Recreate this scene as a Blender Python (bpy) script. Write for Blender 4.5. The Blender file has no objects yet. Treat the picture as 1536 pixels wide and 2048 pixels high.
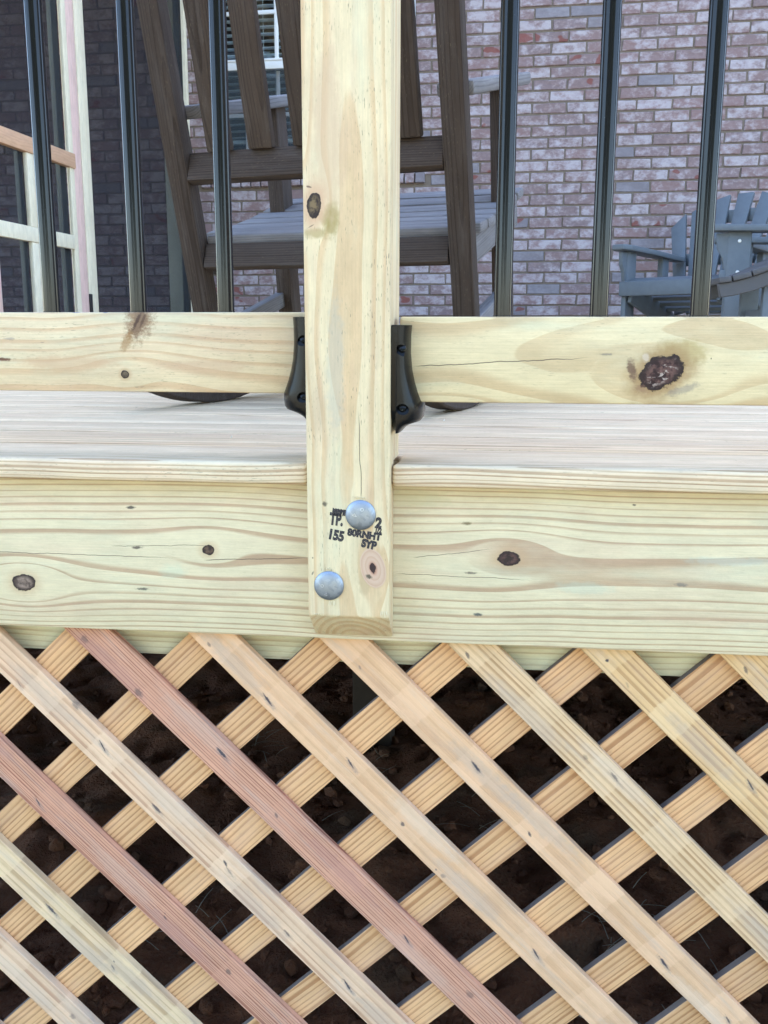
import bpy, bmesh, math, random
from mathutils import Vector, Matrix, noise as mnoise

random.seed(7)
R = math.radians
scene = bpy.context.scene
COL = scene.collection

# ------------------------------------------------------------------ camera
def make_camera():
    cam = bpy.data.cameras.new('camera')
    cam.sensor_fit = 'VERTICAL'
    cam.sensor_height = 36.0
    cam.lens = 32.69
    cam.clip_start = 0.01
    cam.clip_end = 600
    o = bpy.data.objects.new('camera', cam)
    COL.objects.link(o)
    yaw, pitch, roll = 0.11793, 0.19018, 0.00219
    sy, cy, sp, cp = math.sin(yaw), math.cos(yaw), math.sin(pitch), math.cos(pitch)
    f = Vector((-sy * cp, cy * cp, -sp))
    r0 = Vector((cy, sy, 0))
    u0 = r0.cross(f)
    r = r0 * math.cos(roll) + u0 * math.sin(roll)
    u = -r0 * math.sin(roll) + u0 * math.cos(roll)
    m = Matrix(((r.x, u.x, -f.x), (r.y, u.y, -f.y), (r.z, u.z, -f.z)))
    o.matrix_world = Matrix.Translation((0.19663, -0.99783, 0.13745)) @ m.to_4x4()
    scene.camera = o
make_camera()

# ------------------------------------------------------------------ sky and sun
SUN_EL, SUN_ROT = R(44), R(8)
world = bpy.data.worlds.new('World')
scene.world = world
world.use_nodes = True
wn = world.node_tree
wn.nodes.clear()
sky = wn.nodes.new('ShaderNodeTexSky')
sky.sky_type = 'NISHITA'
sky.sun_disc = False
sky.sun_elevation = SUN_EL
sky.sun_rotation = SUN_ROT
sky.air_density = 1.0
sky.dust_density = 1.2
sky.ozone_density = 1.2
bg = wn.nodes.new('ShaderNodeBackground')
bg.inputs['Strength'].default_value = 0.13
wo = wn.nodes.new('ShaderNodeOutputWorld')
wn.links.new(sky.outputs[0], bg.inputs[0])
wn.links.new(bg.outputs[0], wo.inputs[0])

sun = bpy.data.lights.new('sun', 'SUN')
sun.energy = 4.6
sun.angle = R(0.55)
sun.color = (1.0, 0.93, 0.82)
so = bpy.data.objects.new('sun', sun)
COL.objects.link(so)
sd = Vector((math.sin(SUN_ROT) * math.cos(SUN_EL), math.cos(SUN_ROT) * math.cos(SUN_EL), math.sin(SUN_EL)))
so.rotation_euler = (-sd).to_track_quat('-Z', 'Y').to_euler()
so.location = sd * 20

scene.view_settings.view_transform = 'Standard'
scene.view_settings.look = 'None'
scene.view_settings.gamma = 1.0
scene.view_settings.use_curve_mapping = False
scene.view_settings.exposure = 3.17
scene.render.engine = 'CYCLES'
try:
    scene.cycles.use_denoising = True
    scene.cycles.denoiser = 'OPENIMAGEDENOISE'
    scene.cycles.max_bounces = 10
    scene.cycles.diffuse_bounces = 6
    scene.cycles.transparent_max_bounces = 12
except Exception:
    pass

# ------------------------------------------------------------------ helpers: objects
def props(o, label=None, cat=None, group=None, kind=None):
    if label: o['label'] = label
    if cat: o['category'] = cat
    if group: o['group'] = group
    if kind: o['kind'] = kind
    return o

def empty(name, loc=(0, 0, 0), rz=0.0, **kw):
    o = bpy.data.objects.new(name, None)
    COL.objects.link(o)
    o.location = loc
    o.rotation_euler = (0, 0, rz)
    o.empty_display_size = 0.1
    return props(o, **kw)

def link(name, mesh, mats, parent=None, loc=(0, 0, 0), rot=None, **kw):
    o = bpy.data.objects.new(name, mesh)
    COL.objects.link(o)
    if not isinstance(mats, (list, tuple)): mats = [mats]
    if mesh is not None and len(mesh.materials) == 0:
        for m in mats: mesh.materials.append(m)
    if parent: o.parent = parent
    o.location = loc
    if rot is not None: o.rotation_euler = rot
    return props(o, **kw)

def finish(bm, name, smooth=35):
    me = bpy.data.meshes.new(name)
    bmesh.ops.recalc_face_normals(bm, faces=bm.faces)
    bm.to_mesh(me)
    bm.free()
    if smooth:
        me.shade_smooth()
        me.set_sharp_from_angle(angle=R(smooth))
    return me

def bm_box(bm, x0, x1, y0, y1, z0, z1, bev=0.0, seg=2):
    t = bmesh.new()
    bmesh.ops.create_cube(t, size=1.0)
    for v in t.verts:
        v.co = Vector(((x0 + x1) / 2 + v.co.x * (x1 - x0), (y0 + y1) / 2 + v.co.y * (y1 - y0), (z0 + z1) / 2 + v.co.z * (z1 - z0)))
    if bev > 0:
        bmesh.ops.bevel(t, geom=t.edges[:], offset=bev, segments=seg, affect='EDGES', profile=0.5)
    merge(bm, t)

def merge(bm, t, mat=None):
    vs = {}
    for v in t.verts:
        vs[v] = bm.verts.new(mat @ v.co if mat else v.co)
    for f in t.faces:
        try:
            nf = bm.faces.new([vs[v] for v in f.verts])
            nf.material_index = f.material_index
        except ValueError:
            pass
    t.free()

def box(name, x0, x1, y0, y1, z0, z1, bev=0.003, seg=2):
    bm = bmesh.new()
    bm_box(bm, x0, x1, y0, y1, z0, z1, bev, seg)
    return finish(bm, name)

def bm_bar(bm, p0, p1, w, t, up=(0, 0, 1), bev=0.003, seg=2):
    """Bar from p0 to p1: w across (perpendicular to 'up' and the axis), t along 'up'."""
    p0, p1, up = Vector(p0), Vector(p1), Vector(up)
    d = p1 - p0
    L = d.length
    d.normalize()
    s = d.cross(up).normalized()
    u = s.cross(d).normalized()
    tb = bmesh.new()
    bm_box(tb, 0, L, -w / 2, w / 2, -t / 2, t / 2, bev, seg)
    m = Matrix(((d.x, s.x, u.x, p0.x), (d.y, s.y, u.y, p0.y), (d.z, s.z, u.z, p0.z), (0, 0, 0, 1)))
    merge(bm, tb, m)

def bar(name, p0, p1, w, t, up=(0, 0, 1), bev=0.003):
    bm = bmesh.new()
    bm_bar(bm, p0, p1, w, t, up, bev)
    return finish(bm, name)

def bar_obj(name, p0, p1, w, t, mat, parent, up=(0, 0, 1), bev=0.003):
    """Bar as an object whose own X axis runs along it, so its grain follows it."""
    p0, p1, up = Vector(p0), Vector(p1), Vector(up)
    d = p1 - p0
    L = d.length
    d.normalize()
    s = d.cross(up).normalized()
    u = s.cross(d).normalized()
    me = box(name, 0, L, -w / 2, w / 2, -t / 2, t / 2, bev)
    o = link(name, me, mat, parent)
    o.matrix_local = Matrix(((d.x, s.x, u.x, p0.x), (d.y, s.y, u.y, p0.y), (d.z, s.z, u.z, p0.z), (0, 0, 0, 1)))
    return o

def prism(pts, axis, a0, a1, bev=0.0, seg=2):
    """Extrude a 2D outline along axis ('x': pts are (y,z); 'y': (x,z); 'z': (x,y))."""
    bm = bmesh.new()
    def P(p, a):
        return {'x': (a, p[0], p[1]), 'y': (p[0], a, p[1]), 'z': (p[0], p[1], a)}[axis]
    lo = [bm.verts.new(P(p, a0)) for p in pts]
    hi = [bm.verts.new(P(p, a1)) for p in pts]
    n = len(pts)
    bm.faces.new(lo)
    bm.faces.new(hi[::-1])
    for i in range(n):
        bm.faces.new((lo[i], hi[i], hi[(i + 1) % n], lo[(i + 1) % n]))
    bmesh.ops.recalc_face_normals(bm, faces=bm.faces)
    if bev > 0:
        bmesh.ops.bevel(bm, geom=bm.edges[:], offset=bev, segments=seg, affect='EDGES', profile=0.5)
    return bm

def lathe(bm, prof, n=24, axis='z', mat=None):
    t = bmesh.new()
    rows = []
    for (r, h) in prof:
        if r < 1e-6:
            rows.append([t.verts.new((0, 0, h))])
        else:
            rows.append([t.verts.new((r * math.cos(2 * math.pi * k / n), r * math.sin(2 * math.pi * k / n), h)) for k in range(n)])
    for a, b in zip(rows[:-1], rows[1:]):
        for k in range(n):
            k2 = (k + 1) % n
            if len(a) == 1 and len(b) == 1: continue
            if len(a) == 1: t.faces.new((a[0], b[k], b[k2]))
            elif len(b) == 1: t.faces.new((a[k], b[0], a[k2]))
            else: t.faces.new((a[k], b[k], b[k2], a[k2]))
    merge(bm, t, mat)

# ------------------------------------------------------------------ helpers: materials
class NT:
    def __init__(s, name):
        s.mat = bpy.data.materials.new(name)
        s.mat.use_nodes = True
        s.nt = s.mat.node_tree
        s.nt.nodes.clear()
        s.out = s.nt.nodes.new('ShaderNodeOutputMaterial')
        s.b = s.nt.nodes.new('ShaderNodeBsdfPrincipled')
        s.nt.links.new(s.b.outputs[0], s.out.inputs[0])
    def n(s, t, **kw):
        nd = s.nt.nodes.new(t)
        for k, v in kw.items(): setattr(nd, k, v)
        return nd
    def set(s, inp, v):
        if isinstance(v, bpy.types.NodeSocket): s.nt.links.new(v, inp)
        elif v is not None:
            if isinstance(v, (tuple, list)) and inp.type == 'RGBA' and len(v) == 3: v = (*v, 1)
            inp.default_value = v
    def m(s, op, a, b=None, c=None, clamp=False):
        nd = s.n('ShaderNodeMath', operation=op, use_clamp=clamp)
        s.set(nd.inputs[0], a)
        if b is not None: s.set(nd.inputs[1], b)
        if c is not None: s.set(nd.inputs[2], c)
        return nd.outputs[0]
    def add(s, a, b): return s.m('ADD', a, b)
    def sub(s, a, b): return s.m('SUBTRACT', a, b)
    def mul(s, a, b): return s.m('MULTIPLY', a, b)
    def ss(s, x, lo, hi, a=0.0, b=1.0):
        nd = s.n('ShaderNodeMapRange', interpolation_type='SMOOTHSTEP')
        for i, v in enumerate((x, lo, hi, a, b)): s.set(nd.inputs[i], v)
        return nd.outputs[0]
    def xyz(s, x, y, z):
        nd = s.n('ShaderNodeCombineXYZ')
        for i, v in enumerate((x, y, z)): s.set(nd.inputs[i], v)
        return nd.outputs[0]
    def sep(s, v):
        nd = s.n('ShaderNodeSeparateXYZ')
        s.set(nd.inputs[0], v)
        return nd.outputs
    def noise(s, vec, scale=1.0, detail=2.0, rough=0.5, dist=0.0, col=False):
        nd = s.n('ShaderNodeTexNoise')
        s.set(nd.inputs['Vector'], vec)
        nd.inputs['Scale'].default_value = scale
        nd.inputs['Detail'].default_value = detail
        nd.inputs['Roughness'].default_value = rough
        nd.inputs['Distortion'].default_value = dist
        return nd.outputs['Color' if col else 'Fac']
    def noise1(s, w, scale=1.0, detail=1.0):
        nd = s.n('ShaderNodeTexNoise', noise_dimensions='1D')
        s.set(nd.inputs['W'], w)
        nd.inputs['Scale'].default_value = scale
        nd.inputs['Detail'].default_value = detail
        return nd.outputs['Fac']
    def white(s, w):
        nd = s.n('ShaderNodeTexWhiteNoise', noise_dimensions='1D')
        s.set(nd.inputs['W'], w)
        return nd.outputs['Value']
    def mix(s, f, a, b, blend='MIX'):
        nd = s.n('ShaderNodeMix', data_type='RGBA', blend_type=blend)
        s.set(nd.inputs[0], f)
        s.set(nd.inputs[6], a)
        s.set(nd.inputs[7], b)
        return nd.outputs[2]
    def bump(s, h, strength=0.3, dist=0.001):
        nd = s.n('ShaderNodeBump')
        nd.inputs['Strength'].default_value = strength
        nd.inputs['Distance'].default_value = dist
        s.set(nd.inputs['Height'], h)
        s.set(s.b.inputs['Normal'], nd.outputs[0])

def simple(name, col, rough=0.5, metal=0.0, spec=0.5, var=0.0, scale=30.0, bump=0.0, coat=0.0):
    t = NT(name)
    c = col
    if var > 0 or bump > 0:
        nz = t.noise(t.n('ShaderNodeTexCoord').outputs['Object'], scale, 5, 0.6)
        if var > 0:
            c = t.mix(nz, tuple(x * (1 - var) for x in col), tuple(min(1, x * (1 + var)) for x in col))
        if bump > 0: t.bump(nz, bump, 0.002)
    t.set(t.b.inputs['Base Color'], c)
    t.b.inputs['Roughness'].default_value = rough
    t.b.inputs['Metallic'].default_value = metal
    t.b.inputs['Specular IOR Level'].default_value = spec
    t.b.inputs['Coat Weight'].default_value = coat
    return t.mat

def wood(name, axes, pith, ring, early, late, amp=(0.012, 0.012), fl=1.6, fine=0.0012, latef=0.85, lo=0.40,
         knots=(), marks=(), cracks=(), patches=(), green=0.25, pink=0.0, flecks=0.5, bands=None, byobj=False, quad=0.0, hi=0.40, noisew=1.3,
         stream=0.14, rough=0.62, spec=0.3, grey=0.0, greyc=(0.44, 0.385, 0.34), bumpk=0.35, stretch=1.0, hueobj=0.0, seed=0.0):
    """Sawn softwood: growth rings round a pith line that wanders along the board, bent round its knots, with fibres,
    resin flecks, treatment stains, checks and staple stains in the board's own coordinates."""
    t = NT(name)
    co = t.sep(t.n('ShaderNodeTexCoord').outputs['Object'])
    L, A, D = (co[i] for i in axes)
    oi = t.n('ShaderNodeObjectInfo').outputs['Random']
    sd = t.add(t.mul(oi, 37.0), seed) if byobj else seed
    Ls = t.add(L, sd)
    # edge wobble for knots and marks
    wob = t.noise(t.xyz(t.mul(Ls, 1.0), A, D), 110, 3, 0.6)
    wobc = t.sub(wob, 0.5)
    Af = A
    for k in knots:
        dl = t.mul(t.sub(L, k['l']), k.get('flow', 0.42))
        da = t.sub(Af, k['a'])
        d2 = t.add(t.mul(dl, dl), t.mul(da, da))
        Rk = k['ra'] * k.get('swell', 1.25)
        fac = t.sub(1.0, t.m('DIVIDE', Rk * Rk, t.m('MAXIMUM', d2, Rk * Rk)))
        Af = t.add(t.mul(da, fac), k['a'])
    nA = t.mul(t.sub(t.noise1(Ls, fl, 2), 0.5), amp[0] * 2)
    nD = t.mul(t.sub(t.noise1(t.add(Ls, 91.3), fl * 0.8, 2), 0.5), amp[1] * 2)
    p0 = pith[0]
    if byobj: p0 = t.add(pith[0], t.mul(t.sub(oi, 0.5), pith[2] if len(pith) > 2 else 0.05))
    a = t.add(t.sub(Af, p0), nA)
    d = t.add(t.sub(D, pith[1]), nD)
    r = t.m('SQRT', t.add(t.mul(a, a), t.mul(d, d)))
    fz = t.sub(t.noise(t.xyz(t.mul(Ls, 7 * stretch), t.mul(A, 45), t.mul(D, 45)), 1.0, 3, 0.55), 0.5)
    r = t.add(r, t.mul(fz, fine * 2))
    ph = t.m('DIVIDE', r, ring)
    if quad: ph = t.add(ph, t.mul(t.mul(r, r), quad))
    ph = t.add(ph, t.mul(t.noise1(ph, 0.45, 1), noisew))
    fr = t.m('FRACT', ph)
    kf = t.add(t.m('FLOOR', ph), t.mul(sd, 3.17) if byobj else seed * 3.17)
    w1 = t.white(kf)
    w2 = t.white(t.add(kf, 0.37))
    lo_s = t.add(lo, t.mul(w1, 0.22))
    lat = t.mul(t.ss(fr, lo_s, t.add(lo_s, hi)), t.ss(fr, 0.95, 1.0, 1.0, 0.0))
    lat = t.mul(lat, t.add(0.72, t.mul(w2, 0.28)))
    # break the ring lines up along their length
    br = t.noise(t.xyz(t.mul(Ls, 9), t.mul(A, 60), t.mul(D, 60)), 1.0, 2, 0.5)
    lat = t.mul(lat, t.ss(br, 0.2, 0.6, 0.75, 1.0))
    col = t.mix(t.mul(lat, latef), early, late)
    # slow colour drift: treatment green, pinkish heart, blotches
    pos = t.xyz(t.mul(Ls, 5), t.mul(A, 22), t.mul(D, 22))
    g = t.noise(pos, 1.0, 4, 0.62)
    if green > 0:
        col = t.mix(t.mul(t.ss(g, 0.5, 0.72), green), col, (0.54, 0.60, 0.44))
    if pink > 0:
        g2 = t.noise(t.xyz(t.mul(Ls, 4), t.mul(A, 26), t.add(t.mul(D, 26), 9.0)), 1.0, 4, 0.6)
        col = t.mix(t.mul(t.ss(g2, 0.48, 0.7), pink), col, (0.56, 0.36, 0.25))
    bl = t.noise(t.xyz(t.mul(Ls, 14), t.mul(A, 40), t.add(t.mul(D, 40), 5.0)), 1.0, 5, 0.7)
    col = t.mix(1.0, col, t.xyz(*[t.ss(bl, 0.2, 0.8, 0.88, 1.1)] * 3), 'MULTIPLY')
    # fibres
    fb = t.noise(t.xyz(t.mul(Ls, 16), t.mul(A, 620), t.mul(D, 620)), 1.0, 3, 0.6)
    fb2 = t.noise(t.xyz(t.mul(Ls, 55), t.mul(A, 1500), t.mul(D, 1500)), 1.0, 2, 0.6)
    gr = t.noise(t.xyz(t.mul(Ls, 300), t.mul(A, 420), t.mul(D, 420)), 1.0, 3, 0.7)
    fbm = t.add(t.add(1.0 - stream * 1.75, t.mul(fb, 2 * stream)), t.add(t.mul(fb2, stream * 0.9), t.mul(gr, stream * 0.6)))
    col = t.mix(1.0, col, t.xyz(fbm, fbm, fbm), 'MULTIPLY')
    if flecks > 0:
        fk = t.noise(t.xyz(t.mul(Ls, 120), t.mul(A, 820), t.mul(D, 820)), 1.0, 2, 0.5)
        fm = t.noise(t.xyz(t.mul(Ls, 12), t.mul(A, 40), t.mul(D, 40)), 1.0, 2, 0.5)
        fk = t.mul(t.ss(fk, 0.62, 0.72), t.ss(fm, 0.38, 0.62))
        col = t.mix(t.mul(fk, flecks), col, (0.16, 0.13, 0.09))
    if bands:
        per, off, wid, amt, bc = bands
        bw = t.add(t.m('DIVIDE', t.sub(L, off), per), t.mul(wobc, 0.10))
        bf = t.m('ABSOLUTE', t.sub(t.m('FRACT', t.add(bw, 0.5)), 0.5))
        bm_ = t.ss(bf, wid * 0.5 - 0.012, wid * 0.5 + 0.012, 1.0, 0.0)
        bn = t.white(t.add(t.m('FLOOR', t.add(bw, 0.5)), seed))
        col = t.mix(t.mul(t.mul(t.mul(bm_, amt), t.ss(bl, 0.3, 0.62, 0.35, 1.0)), t.add(0.35, t.mul(bn, 0.65))), col, bc)
    if grey > 0:
        gz = t.noise(t.xyz(t.mul(Ls, 8), t.mul(A, 70), t.mul(D, 70)), 1.0, 4, 0.65)
        col = t.mix(t.mul(t.ss(gz, 0.48, 0.72), grey), col, greyc)
    if hueobj > 0:
        hv = t.add(1 - hueobj, t.mul(t.white(t.mul(oi, 91.7)), 2 * hueobj))
        col = t.mix(1.0, col, t.xyz(hv, hv, hv), 'MULTIPLY')
    for (l, aa, rl, ra, c, amt) in patches:
        dl = t.m('DIVIDE', t.sub(L, l), rl)
        da = t.m('DIVIDE', t.sub(A, aa), ra)
        dd = t.add(t.m('SQRT', t.add(t.mul(dl, dl), t.mul(da, da))), t.mul(wobc, 0.9))
        dd = t.add(dd, t.mul(t.sub(bl, 0.5), 0.9))
        col = t.mix(t.mul(t.ss(dd, 0.45, 1.1, 1.0, 0.0), amt), col, c)
    hgt = t.sub(t.add(t.mul(fb, 0.5), t.mul(gr, 0.35)), t.mul(lat, 0.35))
    for k in knots:
        dl = t.m('DIVIDE', t.add(t.sub(L, k['l']), t.mul(t.sub(A, k['a']), k.get('tilt', 0.0))), k['rl'])
        da = t.m('DIVIDE', t.sub(A, k['a']), k['ra'])
        dd = t.m('SQRT', t.add(t.mul(dl, dl), t.mul(da, da)))
        dn = t.add(dd, t.mul(wobc, k.get('rag', 0.55)))
        inside = t.ss(dn, 0.93, 1.03, 1.0, 0.0)
        halo = t.mul(t.ss(dn, 0.9, k.get('halo', 2.0), 1.0, 0.0), k.get('haloamt', 0.55))
        col = t.mix(halo, col, k.get('halocol', (0.50, 0.33, 0.18)))
        kind = k.get('kind', 'dark')
        if kind == 'dark':
            rim = t.ss(dn, 0.5, 0.95)
            core = t.mix(t.ss(wob, 0.38, 0.62), k.get('c0', (0.035, 0.022, 0.018)), k.get('c1', (0.17, 0.10, 0.065)))
            kc = t.mix(rim, core, k.get('rim', (0.028, 0.018, 0.016)))
            if k.get('chips'):
                ch = t.noise(t.xyz(t.mul(L, 0.6), A, D), 170, 3, 0.7)
                kc = t.mix(t.mul(t.ss(ch, 0.56, 0.64), t.ss(dn, 0.85, 0.35)), kc, (0.42, 0.34, 0.29))
            rays = t.noise(t.xyz(t.mul(dl, 1.0), t.mul(da, 1.0), 0.0), 4.5, 3, 0.8)
            kc = t.mix(t.mul(t.ss(rays, 0.55, 0.7), 0.5), kc, k.get('c1', (0.17, 0.10, 0.065)))
        else:
            rg = t.m('FRACT', t.mul(dn, 3.3))
            kc = t.mix(t.ss(rg, 0.3, 0.95), (0.61, 0.44, 0.315), (0.56, 0.375, 0.26))
            core = t.ss(t.add(t.mul(dn, 1.0), t.mul(wobc, 0.3)), 0.2, 0.27, 1.0, 0.0)
            blush = t.ss(dn, 0.2, 0.5, 0.45, 0.0)
            kc = t.mix(blush, kc, (0.45, 0.17, 0.11))
            kc = t.mix(core, kc, (0.05, 0.03, 0.028))
        col = t.mix(inside, col, kc)
        hgt = t.add(hgt, t.mul(inside, t.mul(wob, 1.2)))
    for (l, aa, ln, wd, ang, amt, c) in marks:
        ca, sa = math.cos(ang), math.sin(ang)
        u = t.sub(L, l)
        v = t.sub(A, aa)
        uu = t.m('DIVIDE', t.add(t.mul(u, ca), t.mul(v, sa)), ln)
        vv = t.m('DIVIDE', t.sub(t.mul(v, ca), t.mul(u, sa)), wd)
        dd = t.add(t.m('SQRT', t.add(t.mul(uu, uu), t.mul(vv, vv))), t.add(t.mul(wobc, 1.1), t.mul(t.sub(gr, 0.5), 0.9)))
        col = t.mix(t.mul(t.ss(dd, 0.35, 1.0, 1.0, 0.0), amt), col, c)
    for (l0, a0, l1, a1, wd) in cracks:
        u = t.m('DIVIDE', t.sub(L, l0), (l1 - l0))
        line = t.add(a0, t.mul(u, a1 - a0))
        wv = t.mul(t.sub(t.noise1(L, 28, 3), 0.5), 0.004)
        v = t.m('ABSOLUTE', t.add(t.sub(A, line), wv))
        taper = t.mul(t.ss(u, 0.0, 0.08), t.ss(u, 0.75, 1.0, 1.0, 0.0))
        cm = t.mul(t.m('LESS_THAN', v, t.mul(taper, wd)), 1.0)
        col = t.mix(t.mul(cm, 0.85), col, (0.10, 0.075, 0.05))
    t.set(t.b.inputs['Base Color'], col)
    t.set(t.b.inputs['Roughness'], t.ss(fb, 0.2, 0.8, rough - 0.08, rough + 0.1))
    t.b.inputs['Specular IOR Level'].default_value = spec
    t.bump(hgt, bumpk, 0.0012)
    return t.mat

# ------------------------------------------------------------------ materials
CREAM, TAN = (0.64, 0.56, 0.37), (0.42, 0.29, 0.175)
M = {}
M['fascia'] = wood('fascia_wood', (0, 2, 1), (-0.114, 0.016), 0.0200, (0.68, 0.585, 0.375), (0.455, 0.31, 0.185), amp=(0.007, 0.012), fl=2.2, quad=700.0, noisew=0.5,
    fine=0.0005, latef=0.95, lo=0.46, hi=0.26, green=0.28, pink=0.25, flecks=0.15,
    knots=[dict(l=-0.3465, a=-0.1507, rl=0.0145, ra=0.0105, c0=(0.10, 0.07, 0.055), c1=(0.30, 0.22, 0.17), haloamt=0.45, halo=2.0, swell=2.0),
           dict(l=-0.1221, a=-0.1049, rl=0.0072, ra=0.006, haloamt=0.5, swell=2.6, halo=2.4),
           dict(l=0.2161, a=-0.1043, rl=0.0125, ra=0.0085, haloamt=0.5, c1=(0.12, 0.06, 0.05), swell=2.2, halo=2.2)],
    marks=[(-0.2112, -0.058, 0.0075, 0.0022, 0.05, 0.9, (0.07, 0.06, 0.05)), (-0.2059, -0.1045, 0.0085, 0.0022, 0.08, 0.9, (0.10, 0.08, 0.06)),
           (-0.2023, -0.1535, 0.0095, 0.0022, 0.03, 0.85, (0.09, 0.09, 0.07)), (0.1702, -0.0665, 0.008, 0.0024, 0, 0.8, (0.17, 0.13, 0.06)),
           (0.175, -0.122, 0.008, 0.002, 0, 0.8, (0.13, 0.11, 0.08)), (0.1832, -0.1693, 0.007, 0.0026, 0.05, 0.9, (0.07, 0.09, 0.09)),
           (0.3463, -0.0417, 0.003, 0.0015, 0, 0.9, (0.08, 0.06, 0.05)), (0.40, -0.128, 0.009, 0.003, 0, 0.6, (0.12, 0.13, 0.12))],
    cracks=[(-0.40, -0.1145, -0.15, -0.1155, 0.00035), (-0.24, -0.104, -0.11, -0.0985, 0.0003), (-0.13, -0.1165, 0.005, -0.1105, 0.00045),
            (0.09, -0.1255, 0.25, -0.128, 0.0003), (0.11, -0.107, 0.20, -0.094, 0.0003)],
    patches=[(-0.165, -0.132, 0.02, 0.01, (0.42, 0.60, 0.45), 0.25), (0.30, -0.135, 0.04, 0.008, (0.45, 0.62, 0.50), 0.25),
             (0.45, -0.10, 0.05, 0.006, (0.47, 0.66, 0.60), 0.25), (0.10, -0.04, 0.06, 0.012, (0.50, 0.47, 0.27), 0.4)])
M['rim'] = wood('rim_joist_wood', (0, 2, 1), (-0.13, 0.06), 0.0075, (0.64, 0.58, 0.37), (0.46, 0.35, 0.21), green=0.5, flecks=0.2, seed=3.0, fine=0.0006)
M['post'] = wood('post_wood', (2, 0, 1), (0.045, 0.004), 0.0125, (0.71, 0.585, 0.365), (0.585, 0.385, 0.20), amp=(0.006, 0.008), fl=3.0, quad=700.0, noisew=0.8,
    fine=0.0009, latef=0.75, lo=0.30, hi=0.35, green=0.35, pink=0.35, flecks=0.75, seed=5.0,
    knots=[dict(l=0.2635, a=0.0115, rl=0.0125, ra=0.0075, halo=2.6, haloamt=0.75, halocol=(0.58, 0.36, 0.22), c1=(0.20, 0.14, 0.07), swell=1.9, tilt=-0.25),
           dict(l=-0.1106, a=0.0712, rl=0.0215, ra=0.0145, kind='pink', rag=0.12, haloamt=0.0, swell=1.05, tilt=0.35)],
    marks=[(-0.0415, 0.0191, 0.0035, 0.0035, 0.3, 0.9, (0.10, 0.085, 0.06)), (-0.1195, 0.0665, 0.003, 0.0045, 0.3, 0.85, (0.06, 0.06, 0.04)),
           (-0.118, 0.0053, 0.003, 0.0012, 0.4, 0.7, (0.1, 0.09, 0.07)), (-0.101, 0.0055, 0.0015, 0.0012, 0, 0.7, (0.1, 0.09, 0.07)),
           (0.281, 0.0065, 0.0012, 0.004, 0.2, 0.8, (0.12, 0.07, 0.05)), (0.243, 0.008, 0.0008, 0.006, -0.5, 0.7, (0.15, 0.1, 0.06))],
    patches=[(0.250, 0.0275, 0.021, 0.011, (0.34, 0.265, 0.09), 0.85), (0.236, 0.014, 0.007, 0.016, (0.38, 0.29, 0.12), 0.7), (-0.128, 0.062, 0.018, 0.008, (0.47, 0.36, 0.21), 0.6),
             (0.33, 0.025, 0.10, 0.017, (0.60, 0.43, 0.28), 0.5), (0.10, 0.032, 0.08, 0.012, (0.44, 0.45, 0.38), 0.4)],
    cracks=[(-0.036, 0.0585, 0.06, 0.0565, 0.0004)])
M['rail_left'] = wood('left_rail_wood', (0, 2, 1), (0.05, 0.085), 0.0095, (0.69, 0.56, 0.355), (0.55, 0.35, 0.195), amp=(0.014, 0.02), fl=2.3,
    green=0.3, pink=0.3, flecks=0.45, seed=11.0, latef=0.7, fine=0.0006, hi=0.3,
    knots=[dict(l=-0.223, a=0.0905, rl=0.0052, ra=0.0048, c1=(0.16, 0.12, 0.08), haloamt=0.6, swell=2.6)],
    marks=[(-0.203, 0.150, 0.021, 0.030, -0.5, 0.85, (0.26, 0.15, 0.075)), (-0.203, 0.148, 0.010, 0.024, -0.5, 0.6, (0.15, 0.085, 0.05)), (-0.206, 0.150, 0.0025, 0.015, -0.5, 0.85, (0.08, 0.045, 0.03)),
           (-0.199, 0.151, 0.002, 0.014, -0.45, 0.7, (0.10, 0.055, 0.035)), (-0.219, 0.126, 0.007, 0.016, -0.5, 0.65, (0.34, 0.19, 0.07)),
           (-0.372, 0.107, 0.020, 0.0025, -0.05, 0.9, (0.13, 0.05, 0.03)), (-0.36, 0.130, 0.008, 0.002, 0, 0.5, (0.25, 0.2, 0.19)),
           (-0.278, 0.1598, 0.006, 0.0012, 0, 0.8, (0.09, 0.11, 0.22)), (-0.243, 0.1598, 0.004, 0.0012, 0, 0.7, (0.09, 0.11, 0.22))],
    patches=[(-0.29, 0.103, 0.07, 0.009, (0.57, 0.38, 0.23), 0.55), (-0.13, 0.10, 0.06, 0.008, (0.57, 0.39, 0.25), 0.5)],
    cracks=[(-0.1115, 0.083, -0.107, 0.162, 0.00025)])
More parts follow.
